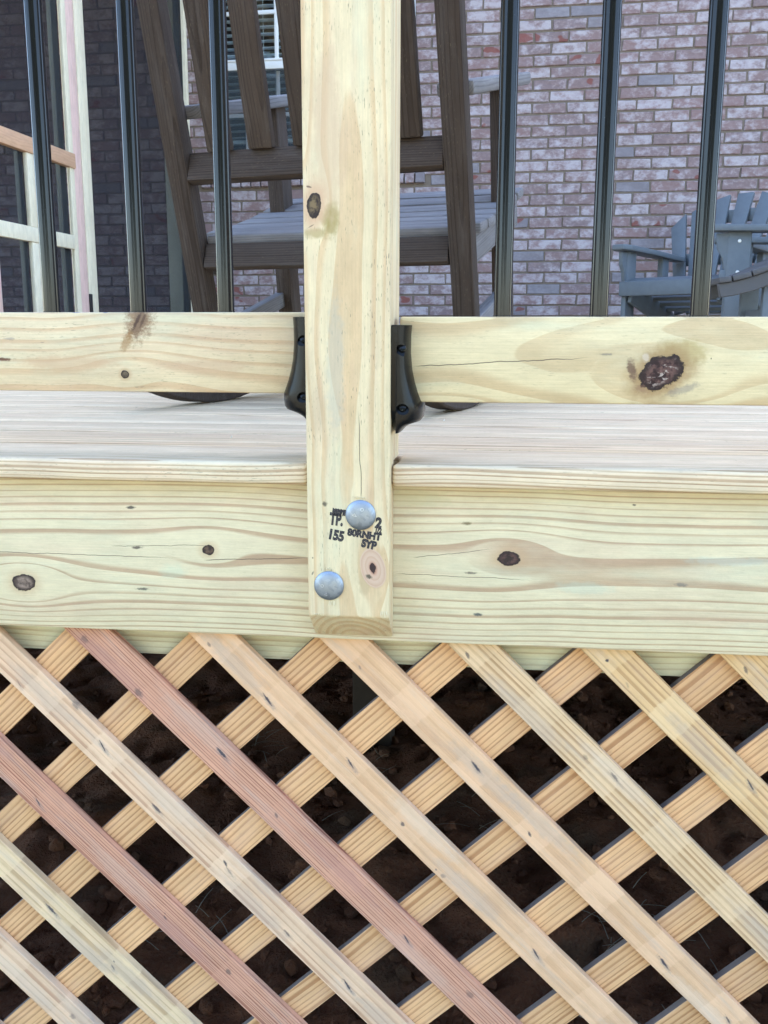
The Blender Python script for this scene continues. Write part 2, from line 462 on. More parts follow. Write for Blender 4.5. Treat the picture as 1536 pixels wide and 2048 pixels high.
M['rail_right'] = wood('right_rail_wood', (0, 2, 1), (0.118, 0.040), 0.0085, (0.70, 0.58, 0.345), (0.53, 0.37, 0.195), amp=(0.012, 0.02), fl=2.6,
    green=0.3, flecks=0.3, seed=17.0, latef=0.7, fine=0.0006, hi=0.3,
    knots=[dict(l=0.3655, a=0.0985, rl=0.0215, ra=0.0185, c1=(0.16, 0.085, 0.07), c0=(0.03, 0.014, 0.014), rag=0.9, halo=2.1, haloamt=0.85, chips=1,
                halocol=(0.34, 0.21, 0.09), swell=1.6, tilt=-0.35)],
    marks=[(0.336, 0.100, 0.006, 0.016, 0.25, 0.8, (0.13, 0.07, 0.05)), (0.349, 0.113, 0.0045, 0.0055, 0.4, 0.7, (0.60, 0.50, 0.38)), (0.309, 0.1165, 0.009, 0.0015, 0, 0.65, (0.18, 0.16, 0.13)),
           (0.414, 0.1125, 0.0011, 0.0015, 0, 0.95, (0.05, 0.04, 0.03)), (0.388, 0.081, 0.022, 0.006, 0.35, 0.5, (0.24, 0.22, 0.20)),
           (0.347, 0.081, 0.010, 0.005, -0.4, 0.5, (0.25, 0.14, 0.09))],
    patches=[(0.385, 0.117, 0.03, 0.016, (0.44, 0.34, 0.13), 0.6)],
    cracks=[(0.108, 0.1025, 0.30, 0.1135, 0.0005)])
M['deck'] = wood('deck_board_wood', (0, 1, 2), (-0.035, -0.022, 0.04), 0.0062, (0.76, 0.585, 0.375), (0.36, 0.21, 0.115), amp=(0.012, 0.010), fl=1.4, hi=0.3,
    green=0.15, pink=0.25, flecks=0.95, byobj=True, latef=0.85, hueobj=0.05, spec=0.12, rough=0.75)
M['nosing'] = wood('front_board_wood', (0, 1, 2), (-0.030, 0.026), 0.0050, (0.72, 0.585, 0.40), (0.43, 0.28, 0.16), amp=(0.016, 0.009), fl=2.4, fine=0.0007,
    green=0.15, pink=0.2, flecks=0.5, latef=0.95, hi=0.28, lo=0.42, spec=0.12, rough=0.75, seed=41.0)
M['soil'] = None

# ------------------------------------------------------------------ setting: ground
def soil_material():
    t = NT('soil')
    p = t.n('ShaderNodeTexCoord').outputs['Object']
    a = t.noise(p, 22, 6, 0.65)
    b = t.noise(p, 140, 4, 0.6)
    c = t.mix(a, (0.060, 0.026, 0.014), (0.20, 0.088, 0.048))
    c = t.mix(t.ss(b, 0.45, 0.7), c, (0.13, 0.068, 0.042))
    c = t.mix(t.mul(t.ss(t.noise(p, 9, 3), 0.5, 0.7), 0.5), c, (0.06, 0.052, 0.035))
    t.set(t.b.inputs['Base Color'], c)
    t.b.inputs['Roughness'].default_value = 0.95
    t.b.inputs['Specular IOR Level'].default_value = 0.1
    t.bump(t.add(a, b), 0.7, 0.01)
    return t.mat
M['soil'] = soil_material()
GZ = -0.80

def soil():
    nx, ny = 240, 220
    x0, x1, y0, y1 = -2.2, 2.6, -0.12, 5.1
    vs, fs = [], []
    for j in range(ny + 1):
        v = (j / ny) ** 1.6
        y = y0 + (y1 - y0) * v
        for i in range(nx + 1):
            x = x0 + (x1 - x0) * i / nx
            q = Vector((x, y, 0))
            h = 0.045 * mnoise.fractal(q * 3.0, 1.0, 2.0, 3) + 0.022 * abs(mnoise.noise(q * 14)) + 0.012 * mnoise.noise(q * 34) + 0.006 * mnoise.noise(q * 75)
            vs.append((x, y, GZ + h * min(1, j / 6)))
    for j in range(ny):
        for i in range(nx):
            a = j * (nx + 1) + i
            fs.append((a, a + 1, a + nx + 2, a + nx + 1))
    me = bpy.data.meshes.new('soil')
    me.from_pydata(vs, [], fs)
    me.shade_smooth()
    link('soil', me, M['soil'], kind='structure', label='dark reddish brown soil under the deck behind the lattice')
soil()

def clods():
    bm = bmesh.new()
    rnd = random.Random(3)
    for k in range(2600):
        y = 0.03 + 2.6 * rnd.random() ** 1.5
        x = 0.1 + (rnd.random() - 0.5) * (1.6 + y)
        s = 0.003 + 0.013 * rnd.random() ** 2.5
        t = bmesh.new()
        bmesh.ops.create_icosphere(t, subdivisions=1, radius=1.0)
        off = Vector((rnd.random() * 50, 0, 0))
        sx, sy, sz = s * rnd.uniform(0.7, 1.4), s * rnd.uniform(0.7, 1.3), s * rnd.uniform(0.5, 0.9)
        for v in t.verts:
            f = 1 + 0.5 * mnoise.noise(v.co * 1.7 + off)
            v.co = Vector((v.co.x * sx * f, v.co.y * sy * f, v.co.z * sz * f))
        q = Vector((x, y, 0))
        h = 0.045 * mnoise.fractal(q * 3.0, 1.0, 2.0, 3) + 0.022 * abs(mnoise.noise(q * 14))
        merge(bm, t, Matrix.Translation((x, y, GZ + h + 0.3 * s)) @ Matrix.Rotation(rnd.random() * 6, 4, 'Z'))
    link('soil_clods', finish(bm, 'soil_clods', 50), M['soil'], kind='stuff', label='crumbly brown clods lying on the soil under the deck', cat='soil')
clods()

def straw():
    bm = bmesh.new()
    rnd = random.Random(9)
    for cx, cy, n in ((-0.05, 0.75, 22), (0.42, 0.35, 26), (0.20, 0.62, 14), (-0.26, 0.25, 16), (0.02, 1.3, 12), (0.48, 0.16, 12), (-0.3, 0.9, 12)):
        for k in range(n):
            p = Vector((cx + rnd.gauss(0, 0.035), cy + rnd.gauss(0, 0.05), GZ + 0.03 + rnd.random() * 0.02))
            a = rnd.random() * 6.28
            d = Vector((math.cos(a), math.sin(a), rnd.uniform(0.05, 0.9))).normalized()
            w = Vector((-d.y, d.x, 0)).normalized() * 0.0007
            L = rnd.uniform(0.03, 0.08)
            prev = None
            for s in range(4):
                q = p + d * (L * s / 3) + Vector((0, 0, -0.25 * L * (s / 3) ** 2))
                cur = (bm.verts.new(q - w), bm.verts.new(q + w))
                if prev: bm.faces.new((prev[0], prev[1], cur[1], cur[0]))
                prev = cur
    link('dry_straw', finish(bm, 'dry_straw', 0), simple('straw', (0.20, 0.18, 0.14), 0.8, spec=0.2), kind='stuff',
         label='wisps of dry straw lying on the soil under the deck', cat='straw')
straw()

def yard():
    t = NT('yard_ground')
    p = t.n('ShaderNodeTexCoord').outputs['Object']
    a = t.noise(p, 0.9, 6, 0.6)
    c = t.mix(t.ss(a, 0.4, 0.6), (0.20, 0.145, 0.08), (0.11, 0.11, 0.04))
    c = t.mix(t.ss(t.noise(p, 14, 5, 0.6), 0.3, 0.8), c, (0.18, 0.13, 0.072))
    t.set(t.b.inputs['Base Color'], c)
    t.b.inputs['Roughness'].default_value = 0.9
    me = bpy.data.meshes.new('ground')
    s = 150
    me.from_pydata([(-s, -s, GZ - 0.05), (s, -s, GZ - 0.05), (s, s, GZ - 0.05), (-s, s, GZ - 0.05)], [], [(0, 1, 2, 3)])
    link('ground', me, t.mat, kind='structure', label='patchy dry grass and clay ground of the yard')
yard()

def treeline():
    """Trees across the yard, behind the photographer: they show in the glossy balusters and bolts."""
    leaf = NT('tree_leaf')
    nz = leaf.noise(leaf.n('ShaderNodeTexCoord').outputs['Object'], 1.5, 3)
    leaf.set(leaf.b.inputs['Base Color'], leaf.mix(nz, (0.035, 0.055, 0.016), (0.085, 0.11, 0.035)))
    leaf.b.inputs['Roughness'].default_value = 0.7
    bark = simple('tree_bark', (0.10, 0.08, 0.06), 0.9, var=0.3)
    rnd = random.Random(12)
    for k, (x, y, h, w) in enumerate(((-7.2, -15.0, 9.4, 3.7), (-2.5, -13.8, 10.2, 3.5), (2.2, -14.5, 9.2, 3.6), (6.9, -15.5, 10.6, 3.8))):
        t = empty('tree', (x, y, GZ - 0.05), label=('leafy yard tree behind the camera, %s' % ['leftmost, broad', 'tall, left of centre', 'lower, right of centre', 'rightmost, tallest'][k]), cat='tree', group='trees across the yard')
        bm = bmesh.new()
        bm_bar(bm, (0, 0, 0), (0.1, 0, h * 0.55), 0.24, 0.24, up=(0, 1, 0), bev=0.05)
        for q in range(5):
            a = q * 1.3
            bm_bar(bm, (0.05, 0, h * (0.25 + 0.06 * q)), (math.cos(a) * w * 0.55, math.sin(a) * w * 0.4, h * (0.5 + 0.08 * q)), 0.09, 0.09, up=(0, 0.3, 1), bev=0.02)
        link('trunk', finish(bm, 'trunk'), bark, t)
        bm = bmesh.new()
        for q in range(3800):
            v = Vector((rnd.gauss(0, 1), rnd.gauss(0, 1), rnd.gauss(0, 1))).normalized() * rnd.random() ** 0.4
            f = 0.8 + 0.35 * mnoise.noise(v * 2.3 + Vector((k * 9, 0, 0)))
            p = Vector((v.x * w * f, v.y * w * 0.8 * f, h * 0.56 + v.z * h * 0.5 * f))
            u = Vector((rnd.gauss(0, 1), rnd.gauss(0, 1), rnd.gauss(0, 1))).normalized() * rnd.uniform(0.14, 0.28)
            n = u.orthogonal().normalized() * u.length * 0.6
            bm.faces.new([bm.verts.new(p + d) for d in (-u, n, u, -n)])
        link('crown', finish(bm, 'crown', 0), leaf.mat, t)
treeline()

# ------------------------------------------------------------------ house
WTH = -0.0489
WT = Vector((math.cos(WTH), math.sin(WTH), 0))
WN = Vector((-math.sin(WTH), math.cos(WTH), 0))
WD = 5.197
HM = Matrix.Translation(WN * WD) @ Matrix.Rotation(WTH, 4, 'Z')     # house frame: x = along wall, y = into the house, z = up
COURSE, PITCH = 0.0679, 0.2095
WIN = (-1.982, -0.605, 1.142, 2.98)

def brick_material():
    t = NT('whitewashed_brick')
    g = t.n('ShaderNodeNewGeometry')
    p = g.outputs['Position']
    isl = t.m('FRACT', t.add(t.mul(g.outputs['Random Per Island'], 7.31), t.mul(t.n('ShaderNodeObjectInfo').outputs['Random'], 5.77)))
    r2 = t.white(t.mul(isl, 311.0))
    r3 = t.white(t.mul(isl, 733.0))
    off = t.mul(isl, 40.0)
    s = t.sep(p)
    pv = t.xyz(t.add(s[0], off), s[1], t.add(s[2], off))
    n1 = t.noise(t.xyz(t.mul(t.add(s[0], off), 0.75), s[1], t.add(s[2], off)), 17, 4, 0.55)
    n2 = t.noise(t.xyz(t.mul(t.add(s[0], off), 0.7), s[1], t.add(s[2], off)), 60, 4, 0.6)
    n3 = t.noise(t.xyz(t.mul(t.add(s[0], off), 0.6), s[1], t.add(s[2], off)), 19, 1, 0.4)
    clay = t.mix(r2, (0.245, 0.158, 0.148), (0.205, 0.152, 0.15))
    clay = t.mix(t.ss(n2, 0.4, 0.7), clay, (0.26, 0.185, 0.178))
    wash = t.mix(n2, (0.375, 0.315, 0.32), (0.49, 0.44, 0.455))
    thr = t.add(0.33, t.mul(r3, 0.16))
    c = t.mix(t.mul(t.ss(t.add(t.mul(n1, 0.7), t.mul(n2, 0.3)), thr, t.add(thr, 0.24)), 0.86), clay, wash)
    # a few bricks stay grey, a few show raw red spots
    grey = t.m('GREATER_THAN', r2, 0.93)
    c = t.mix(t.mul(grey, 0.75), c, (0.20, 0.185, 0.20))
    red = t.mul(t.mul(t.m('GREATER_THAN', r3, 0.87), 0.8), t.ss(n3, 0.60, 0.66))
    c = t.mix(red, c, (0.20, 0.06, 0.045))
    t.set(t.b.inputs['Base Color'], c)
    t.b.inputs['Roughness'].default_value = 0.85
    t.b.inputs['Specular IOR Level'].default_value = 0.2
    t.bump(t.add(n2, n1), 0.4, 0.005)
    return t.mat
M['brick'] = brick_material()
M['mortar'] = simple('mortar', (0.185, 0.148, 0.118), 0.95, spec=0.1, var=0.25, scale=60, bump=0.4)

def house():
    h = empty('house', label='house wall of whitewashed pink brick with a white grid window behind the deck', cat='house')
    h.matrix_world = HM
    def part(name, me, mats, parent=h, **kw):
        return link(name, me, mats, parent, **kw)
    # mortar backing with the window opening left out
    bm = bmesh.new()
    X0, X1, Z0, Z1 = -9.0, 9.0, GZ - 0.1, 6.6
    w0, w1, wz0, wz1 = WIN
    for (a, b, c, d) in ((X0, w0, Z0, Z1), (w1, X1, Z0, Z1), (w0, w1, Z0, wz0 - 0.001), (w0, w1, wz1, Z1)):
        bm_box(bm, a, b, 0.007, 0.22, c, d)
    wall = part('wall', finish(bm, 'wall', 0), M['mortar'])
    # bricks: eight slightly uneven shapes
    variants = []
    rnd = random.Random(21)
    def brick_mesh(L, k):
        t = bmesh.new()
        bmesh.ops.create_cube(t, size=1.0)
        for v in t.verts:
            v.co = Vector((v.co.x * L, v.co.y * 0.06, v.co.z * 0.0575))
            v.co += Vector((rnd.uniform(-1, 1) * 0.0035, rnd.uniform(-1, 1) * 0.0022, rnd.uniform(-1, 1) * 0.0026))
        bmesh.ops.bevel(t, geom=t.edges[:], offset=0.0035, segments=1, affect='EDGES')
        return t
    for k in range(8):
        variants.append(finish(brick_mesh(0.1985, k), 'brick', 0))
        variants[-1].materials.append(M['brick'])
    spots = []
    stuff = bmesh.new()
    r0, r1 = int((GZ - 0.313) / COURSE) - 1, 108
    for r in range(r0, r1):
        z = 0.313 + (r + 0.5) * COURSE
        if z > 6.5: break
        ph = 0.127 if r % 2 else 0.2317
        for c in range(-42, 42):
            x = ph + (c + 0.5) * PITCH
            if abs(x) > 8.6: continue
            xa, xb = x - 0.0993, x + 0.0993
            if z + 0.03 > wz0 - 0.08 and z - 0.03 < wz1 and xb > w0 - 0.0 and xa < w1 + 0.0:
                if z < wz0 and xb > w0 - 0.04 and xa < w1 + 0.04: continue
                # closers beside the window
                if xa < w0 - 0.03: xb = w0 - 0.002
                elif xb > w1 + 0.03: xa = w1 + 0.002
                else: continue
                cut = True
            else: cut = False
            inview = (-0.70 < x < 1.62) and 0.27 < z < 2.32
            if inview and not cut: spots.append((x, z))
            else:
                t = brick_mesh(xb - xa, 0) if (abs(x) < 4 and z < 2.6) else None
                if t is None:
                    t = bmesh.new()
                    bmesh.ops.create_cube(t, size=1.0)
                    for v in t.verts: v.co = Vector((v.co.x * (xb - xa), v.co.y * 0.06, v.co.z * 0.0575))
                merge(stuff, t, Matrix.Translation(((xa + xb) / 2, 0.03 + rnd.uniform(-0.0015, 0.0015), z)))
    spots.sort(key=lambda s: -s[0])
    for i, (x, z) in enumerate(spots):
        if i < 300:
            b = bpy.data.objects.new('brick', variants[rnd.randrange(8)])
            COL.objects.link(b)
            b.parent = wall
            b.location = (x, 0.03 + rnd.uniform(-0.0018, 0.0018), z)
            b.rotation_euler = (0, rnd.uniform(-0.006, 0.006), rnd.uniform(-0.006, 0.006) + (math.pi if rnd.random() < 0.5 else 0))
        else:
            merge(stuff, brick_mesh(0.1985, 0), Matrix.Translation((x, 0.03, z)))
    o = part('bricks', finish(stuff, 'bricks', 0), M['brick'], wall)
    o['kind'] = 'stuff'
    # the house body behind the front wall
    bm = bmesh.new()
    bm_box(bm, X0, X1, 2.6, 8.0, Z0, Z1)
    bm_box(bm, X0, X0 + 0.2, 0.22, 2.6, Z0, Z1)
    bm_box(bm, X1 - 0.2, X1, 0.22, 2.6, Z0, Z1)
    bm_box(bm, X0, X1, 0.221, 2.6, Z1 - 0.3, Z1 - 0.001)
    bm_box(bm, X0 + 0.2, X1 - 0.2, 0.221, 2.6, -0.2, -0.05)
    part('rooms', finish(bm, 'rooms', 0), simple('dim_plaster', (0.16, 0.15, 0.15), 0.9))
    # ---- window
    white = simple('white_window_paint', (0.80, 0.81, 0.80), 0.4, var=0.03)
    win = empty('window')
    win.parent = h
    bm = bmesh.new()
    fw = 0.045
    bm_box(bm, w0, w0 + fw, 0.045, 0.13, wz0, wz1, 0.004)
    bm_box(bm, w1 - fw, w1, 0.045, 0.13, wz0, wz1, 0.004)
    bm_box(bm, w0 + fw, w1 - fw, 0.045, 0.13, wz1 - fw, wz1, 0.004)
    bm_box(bm, w0 + fw, w1 - fw, 0.035, 0.13, wz0, wz0 + 0.05, 0.004)
    part('frame', finish(bm, 'frame'), white, win)
    bm = bmesh.new()
    bm_box(bm, w0 + fw, w1 - fw, 0.046, 0.085, 1.813, 1.862, 0.003)
    bm_box(bm, w0 + fw, w1 - fw, 0.040, 0.085, 1.862, 1.876, 0.003)
    part('meeting_rail', finish(bm, 'meeting_rail'), white, win)
    # muntins, upper sash in front, lower sash set back behind its insect screen
    lites = 6
    sx = (w1 - w0 - 2 * fw) / lites
    for k in range(1, lites):
        x = w0 + fw + k * sx - 0.008
        part('muntin', box('muntin', x - 0.0125, x + 0.0125, 0.062, 0.078, 1.876, wz1 - fw, 0.003), white, win)
        x -= 0.004
        part('muntin', box('muntin', x - 0.0125, x + 0.0125, 0.094, 0.11, wz0 + 0.05, 1.813, 0.003), white, win)
    for z in (2.158, 2.44, 2.72):
        part('muntin', box('muntin', w0 + fw, w1 - fw, 0.0605, 0.0795, z - 0.0125, z + 0.0125, 0.003), white, win)
    part('muntin', box('muntin', w0 + fw, w1 - fw, 0.0925, 0.1115, 1.532, 1.557, 0.003), white, win)
    t = NT('window_glass')
    lw = t.n('ShaderNodeLayerWeight')
    lw.inputs[0].default_value = 0.25
    gl = t.n('ShaderNodeBsdfGlossy')
    gl.inputs['Roughness'].default_value = 0.03
    tr = t.n('ShaderNodeBsdfTransparent')
    tr.inputs[0].default_value = (0.9, 0.94, 0.94, 1)
    mx = t.n('ShaderNodeMixShader')
    t.set(mx.inputs[0], t.add(0.04, t.mul(lw.outputs['Fresnel'], 0.5)))
    t.nt.links.new(tr.outputs[0], mx.inputs[1])
    t.nt.links.new(gl.outputs[0], mx.inputs[2])
    t.nt.links.new(mx.outputs[0], t.out.inputs[0])
    part('pane', box('pane', w0 + fw, w1 - fw, 0.068, 0.071, 1.87, wz1 - fw, 0), t.mat, win)
    part('pane', box('pane', w0 + fw, w1 - fw, 0.100, 0.103, wz0 + 0.05, 1.815, 0), t.mat, win)
    part('insect_screen', box('insect_screen', w0 + fw, w1 - fw, 0.0505, 0.0515, wz0 + 0.05, 1.813, 0), mesh_screen('window_mesh', 0.30, (0.07, 0.085, 0.095)), win)
    slat = box('blind_slat', w0 + 0.03, w1 - 0.03, -0.024, 0.024, -0.0015, 0.0015, 0.001, 1)
    bmat = simple('blind_white', (0.80, 0.84, 0.87), 0.5)
    slat.materials.append(bmat)
    z = 1.415
    while z < 2.95:
        part('blind_slat', slat, bmat, win, loc=(0, 0.152, z), rot=(R(-3), 0, 0))
        z += 0.0425
    part('blind_rail', box('blind_rail', w0 + 0.03, w1 - 0.03, 0.132, 0.172, 1.375, 1.400, 0.003), bmat, win)
    for x in (-1.62, -1.545, -1.0):
        bm = bmesh.new()
        lathe(bm, [(0.0015, 1.4), (0.0015, 2.95)], 6)
        o = part('blind_cord', finish(bm, 'blind_cord'), bmat, win, loc=(x, 0.122, 0))
    # brick sill: rowlock bricks on edge
    xs = w0 - 0.04
    while xs < w1 + 0.03:
        t = bmesh.new()
        bmesh.ops.create_cube(t, size=1.0)
        for v in t.verts: v.co = Vector((v.co.x * 0.0585, v.co.y * 0.10, v.co.z * 0.064)) + Vector((rnd.uniform(-1, 1), rnd.uniform(-1, 1), rnd.uniform(-1, 1))) * 0.002
        bmesh.ops.bevel(t, geom=t.edges[:], offset=0.003, segments=1, affect='EDGES')
        part('sill_brick', finish(t, 'sill_brick', 0), M['brick'], win, loc=(xs + 0.03, 0.028, 1.108), rot=(R(-5), 0, 0))
        xs += 0.0679
    return h

def mesh_screen(name, opacity, col):
    t = NT(name)
    tr = t.n('ShaderNodeBsdfTransparent')
    df = t.n('ShaderNodeBsdfDiffuse')
    df.inputs[0].default_value = (*col, 1)
    mx = t.n('ShaderNodeMixShader')
    p = t.n('ShaderNodeTexCoord').outputs['Object']
    nz = t.noise(p, 2.2, 3, 0.5)
    t.set(mx.inputs[0], t.ss(nz, 0.2, 0.8, opacity - 0.03, opacity + 0.03))
    t.nt.links.new(tr.outputs[0], mx.inputs[1])
    t.nt.links.new(df.outputs[0], mx.inputs[2])
    t.nt.links.new(mx.outputs[0], t.out.inputs[0])
    return t.mat
house()

# ------------------------------------------------------------------ screened porch at the left (its side wall runs out from the house)
PT = -2.111
def porch():
    cream = wood('porch_cream_wood', (2, 1, 0), (0.02, 0.03), 0.006, (0.76, 0.68, 0.50), (0.64, 0.52, 0.34), flecks=0.3, green=0.05, seed=23.0, latef=0.5)
    pinkw = wood('porch_pink_wood', (2, 1, 0), (0.02, 0.06), 0.008, (0.72, 0.50, 0.43), (0.62, 0.38, 0.30), flecks=0.1, green=0, seed=29.0, latef=0.5)
    orange = wood('porch_orange_wood', (1, 2, 0), (0.02, 0.06), 0.008, (0.60, 0.36, 0.22), (0.48, 0.26, 0.15), flecks=0.1, green=0, seed=31.0, latef=0.5)
    greyg = simple('porch_grey_green_wood', (0.62, 0.63, 0.50), 0.7, var=0.12, scale=20)
    scr = mesh_screen('porch_mesh', 0.58, (0.024, 0.026, 0.034))
    p = empty('screened_porch', label='screened porch side wall at far left, dark mesh between cream timber posts', cat='porch')
    p.matrix_world = HM
    def bx(name, s0, s1, x0, x1, z0, z1, mat, parent=p, bev=0.003):
        return link(name, box(name, PT + x0, PT + x1, s0, s1, z0, z1, bev), mat, parent)
    bx('post', -1.512, -1.415, -0.085, 0.004, -0.02, 2.65, cream)
    bx('post', -0.150, -0.062, -0.110, -0.016, -0.02, 2.65, greyg)
    bx('trim_board', -0.045, -0.004, -0.06, 0.016, -0.02, 2.65, cream)
    bx('top_beam', -3.0, -0.004, -0.085, 0.0, 2.65, 2.8, cream)
    bx('sill_beam', -1.414, -0.05, -0.085, -0.001, -0.02, 0.07, cream)
    bx('screen_panel', -1.414, -0.046, -0.0065, -0.0055, 0.07, 2.65, scr, bev=0)
    d = empty('screen_door')
    d.parent = p
    bx('hinge_stile', -1.600, -1.517, -0.030, 0.002, 0.02, 2.15, pinkw, d)
    bx('bead', -1.645, -1.6005, -0.012, 0.004, 0.02, 2.15, cream, d)
    bx('back_stile', -1.700, -1.646, -0.045, -0.020, 0.02, 2.15, greyg, d)
    bx('latch_stile', -2.43, -2.325, -0.030, 0.002, 0.02, 2.15, pinkw, d)
    bx('upper_rail', -2.3245, -1.6005, -0.020, 0.014, 0.944, 1.014, orange, d)
    bx('lower_rail', -2.3245, -1.6455, -0.016, 0.010, 0.549, 0.617, cream, d)
    bx('muntin', -2.052, -1.985, -0.014, 0.007, 0.06, 0.548, cream, d)
    bx('muntin', -2.052, -1.985, -0.014, 0.007, 0.618, 0.943, cream, d)
    bx('back_muntin', -2.085, -2.053, -0.040, -0.018, 0.06, 0.943, greyg, d)
    bx('bottom_rail', -2.3245, -1.6455, -0.028, 0.003, 0.02, 0.20, pinkw, d)
    bx('top_rail', -2.3245, -1.6455, -0.028, 0.003, 2.05, 2.15, pinkw, d)
    bx('door_mesh', -2.3245, -1.6455, -0.0175, -0.0165, 0.20, 2.05, scr, d, bev=0)
    bx('hinge', -1.5165, -1.492, 0.0005, 0.010, 0.17, 0.335, simple('hinge_black', (0.015, 0.015, 0.016), 0.4), d, bev=0.002)
    bx('post', -2.53, -2.435, -0.085, 0.004, -0.02, 2.65, cream)
    # the porch roof and far side that keep it dim inside
    bx('roof', -3.0, -0.01, -4.5, 0.25, 2.80, 2.92, simple('porch_roof', (0.12, 0.11, 0.10), 0.9))
porch()

# ------------------------------------------------------------------ deck
def deck():
    d = empty('deck', label='new pressure treated timber deck with fascia board and overhanging boards', cat='deck')
    XL, XR = -1.95, 2.45
    T = 0.0242
    # first board: notched round the post, front corner by the post cut off
    g = 0.0022
    out = [(XL, -0.0247), (-g, -0.0247), (-g, 0.0535), (0.0912, 0.0535), (0.0912, -0.004), (0.0895 + 0.004, -0.012), (0.0955, -0.0247), (XR, -0.0247), (XR, 0.1153), (XL, 0.1153)]
    out[4:7] = [(0.0925, 0.004), (0.0897, -0.0195), (0.0897, -0.0247)]
    bm = prism(out, 'z', -T, 0.0, 0.0045, 3)
    o = link('deck_board', finish(bm, 'deck_board'), M['nosing'], d)
    me = box('deck_board', XL, XR, -0.0685, 0.0685, -T, 0, 0.006, 3)
    me.materials.append(M['deck'])
    y = -0.0247 + 0.142 + 0.07
    while y < 4.98:
        link('deck_board', me, M['deck'], d, loc=(0, y, 0))
        y += 0.142
    link('fascia_board', box('fascia_board', XL, XR, 0.0, 0.0375, -0.2048, -T - 0.0006, 0.003), M['fascia'], d)
    link('rim_joist', box('rim_joist', XL, XR, 0.038, 0.076, -0.2464, -T - 0.0008, 0.003), M['rim'], d)
    jm = box('joist', -0.019, 0.019, 0.077, 4.95, -0.2464, -T - 0.001, 0.002, 1)
    jm.materials.append(M['rim'])
    for k in range(11):
        link('joist', jm, M['rim'], d, loc=(-1.9 + 0.405 * k + 0.12, 0, 0))
    link('support_post', box('support_post', -0.112, -0.023, 1.0, 1.089, GZ - 0.05, -0.2468, 0.003), simple('old_shaded_timber', (0.040, 0.027, 0.017), 0.9, var=0.5, scale=25), d)  # old brown timber, colour darkened for the shade under the deck
deck()

# ------------------------------------------------------------------ railing post with bolts and grade stamp
galv = None
def galvanised():
    t = NT('galvanised_steel')
    p = t.n('ShaderNodeTexCoord').outputs['Object']
    v = t.n('ShaderNodeTexVoronoi')
    v.inputs['Scale'].default_value = 260
    t.set(v.inputs['Vector'], p)
    n1 = t.noise(p, 160, 5, 0.6)
    sc = t.sep(p)
    scr = t.noise(t.xyz(t.mul(t.add(sc[0], sc[1]), 900), t.mul(t.sub(sc[0], sc[1]), 60), 0.0), 1.0, 3, 0.7)
    n1 = t.add(t.mul(n1, 0.7), t.mul(scr, 0.3))
    c = t.mix(t.add(t.mul(n1, 0.6), t.mul(t.sep(v.outputs['Color'])[0], 0.4)), (0.24, 0.28, 0.34), (0.44, 0.49, 0.555))
    t.set(t.b.inputs['Base Color'], c)
    t.b.inputs['Metallic'].default_value = 1.0
    t.set(t.b.inputs['Roughness'], t.ss(n1, 0.3, 0.7, 0.42, 0.6))
    t.bump(n1, 0.25, 0.0006)
    return t.mat

def text_mesh(body, size, bold):
    cu = bpy.data.curves.new('lettering', 'FONT')
    cu.body = body
    cu.size = size
    cu.offset = bold
    cu.extrude = 0.00006
    cu.align_x = 'CENTER'
    cu.align_y = 'CENTER'
    cu.resolution_u = 4
    o = bpy.data.objects.new('lettering_tmp', cu)
    COL.objects.link(o)
    bpy.context.view_layer.update()
    dg = bpy.context.evaluated_depsgraph_get()
    me = bpy.data.meshes.new_from_object(o.evaluated_get(dg))
    bpy.data.objects.remove(o)
    me.materials.clear()
    return me

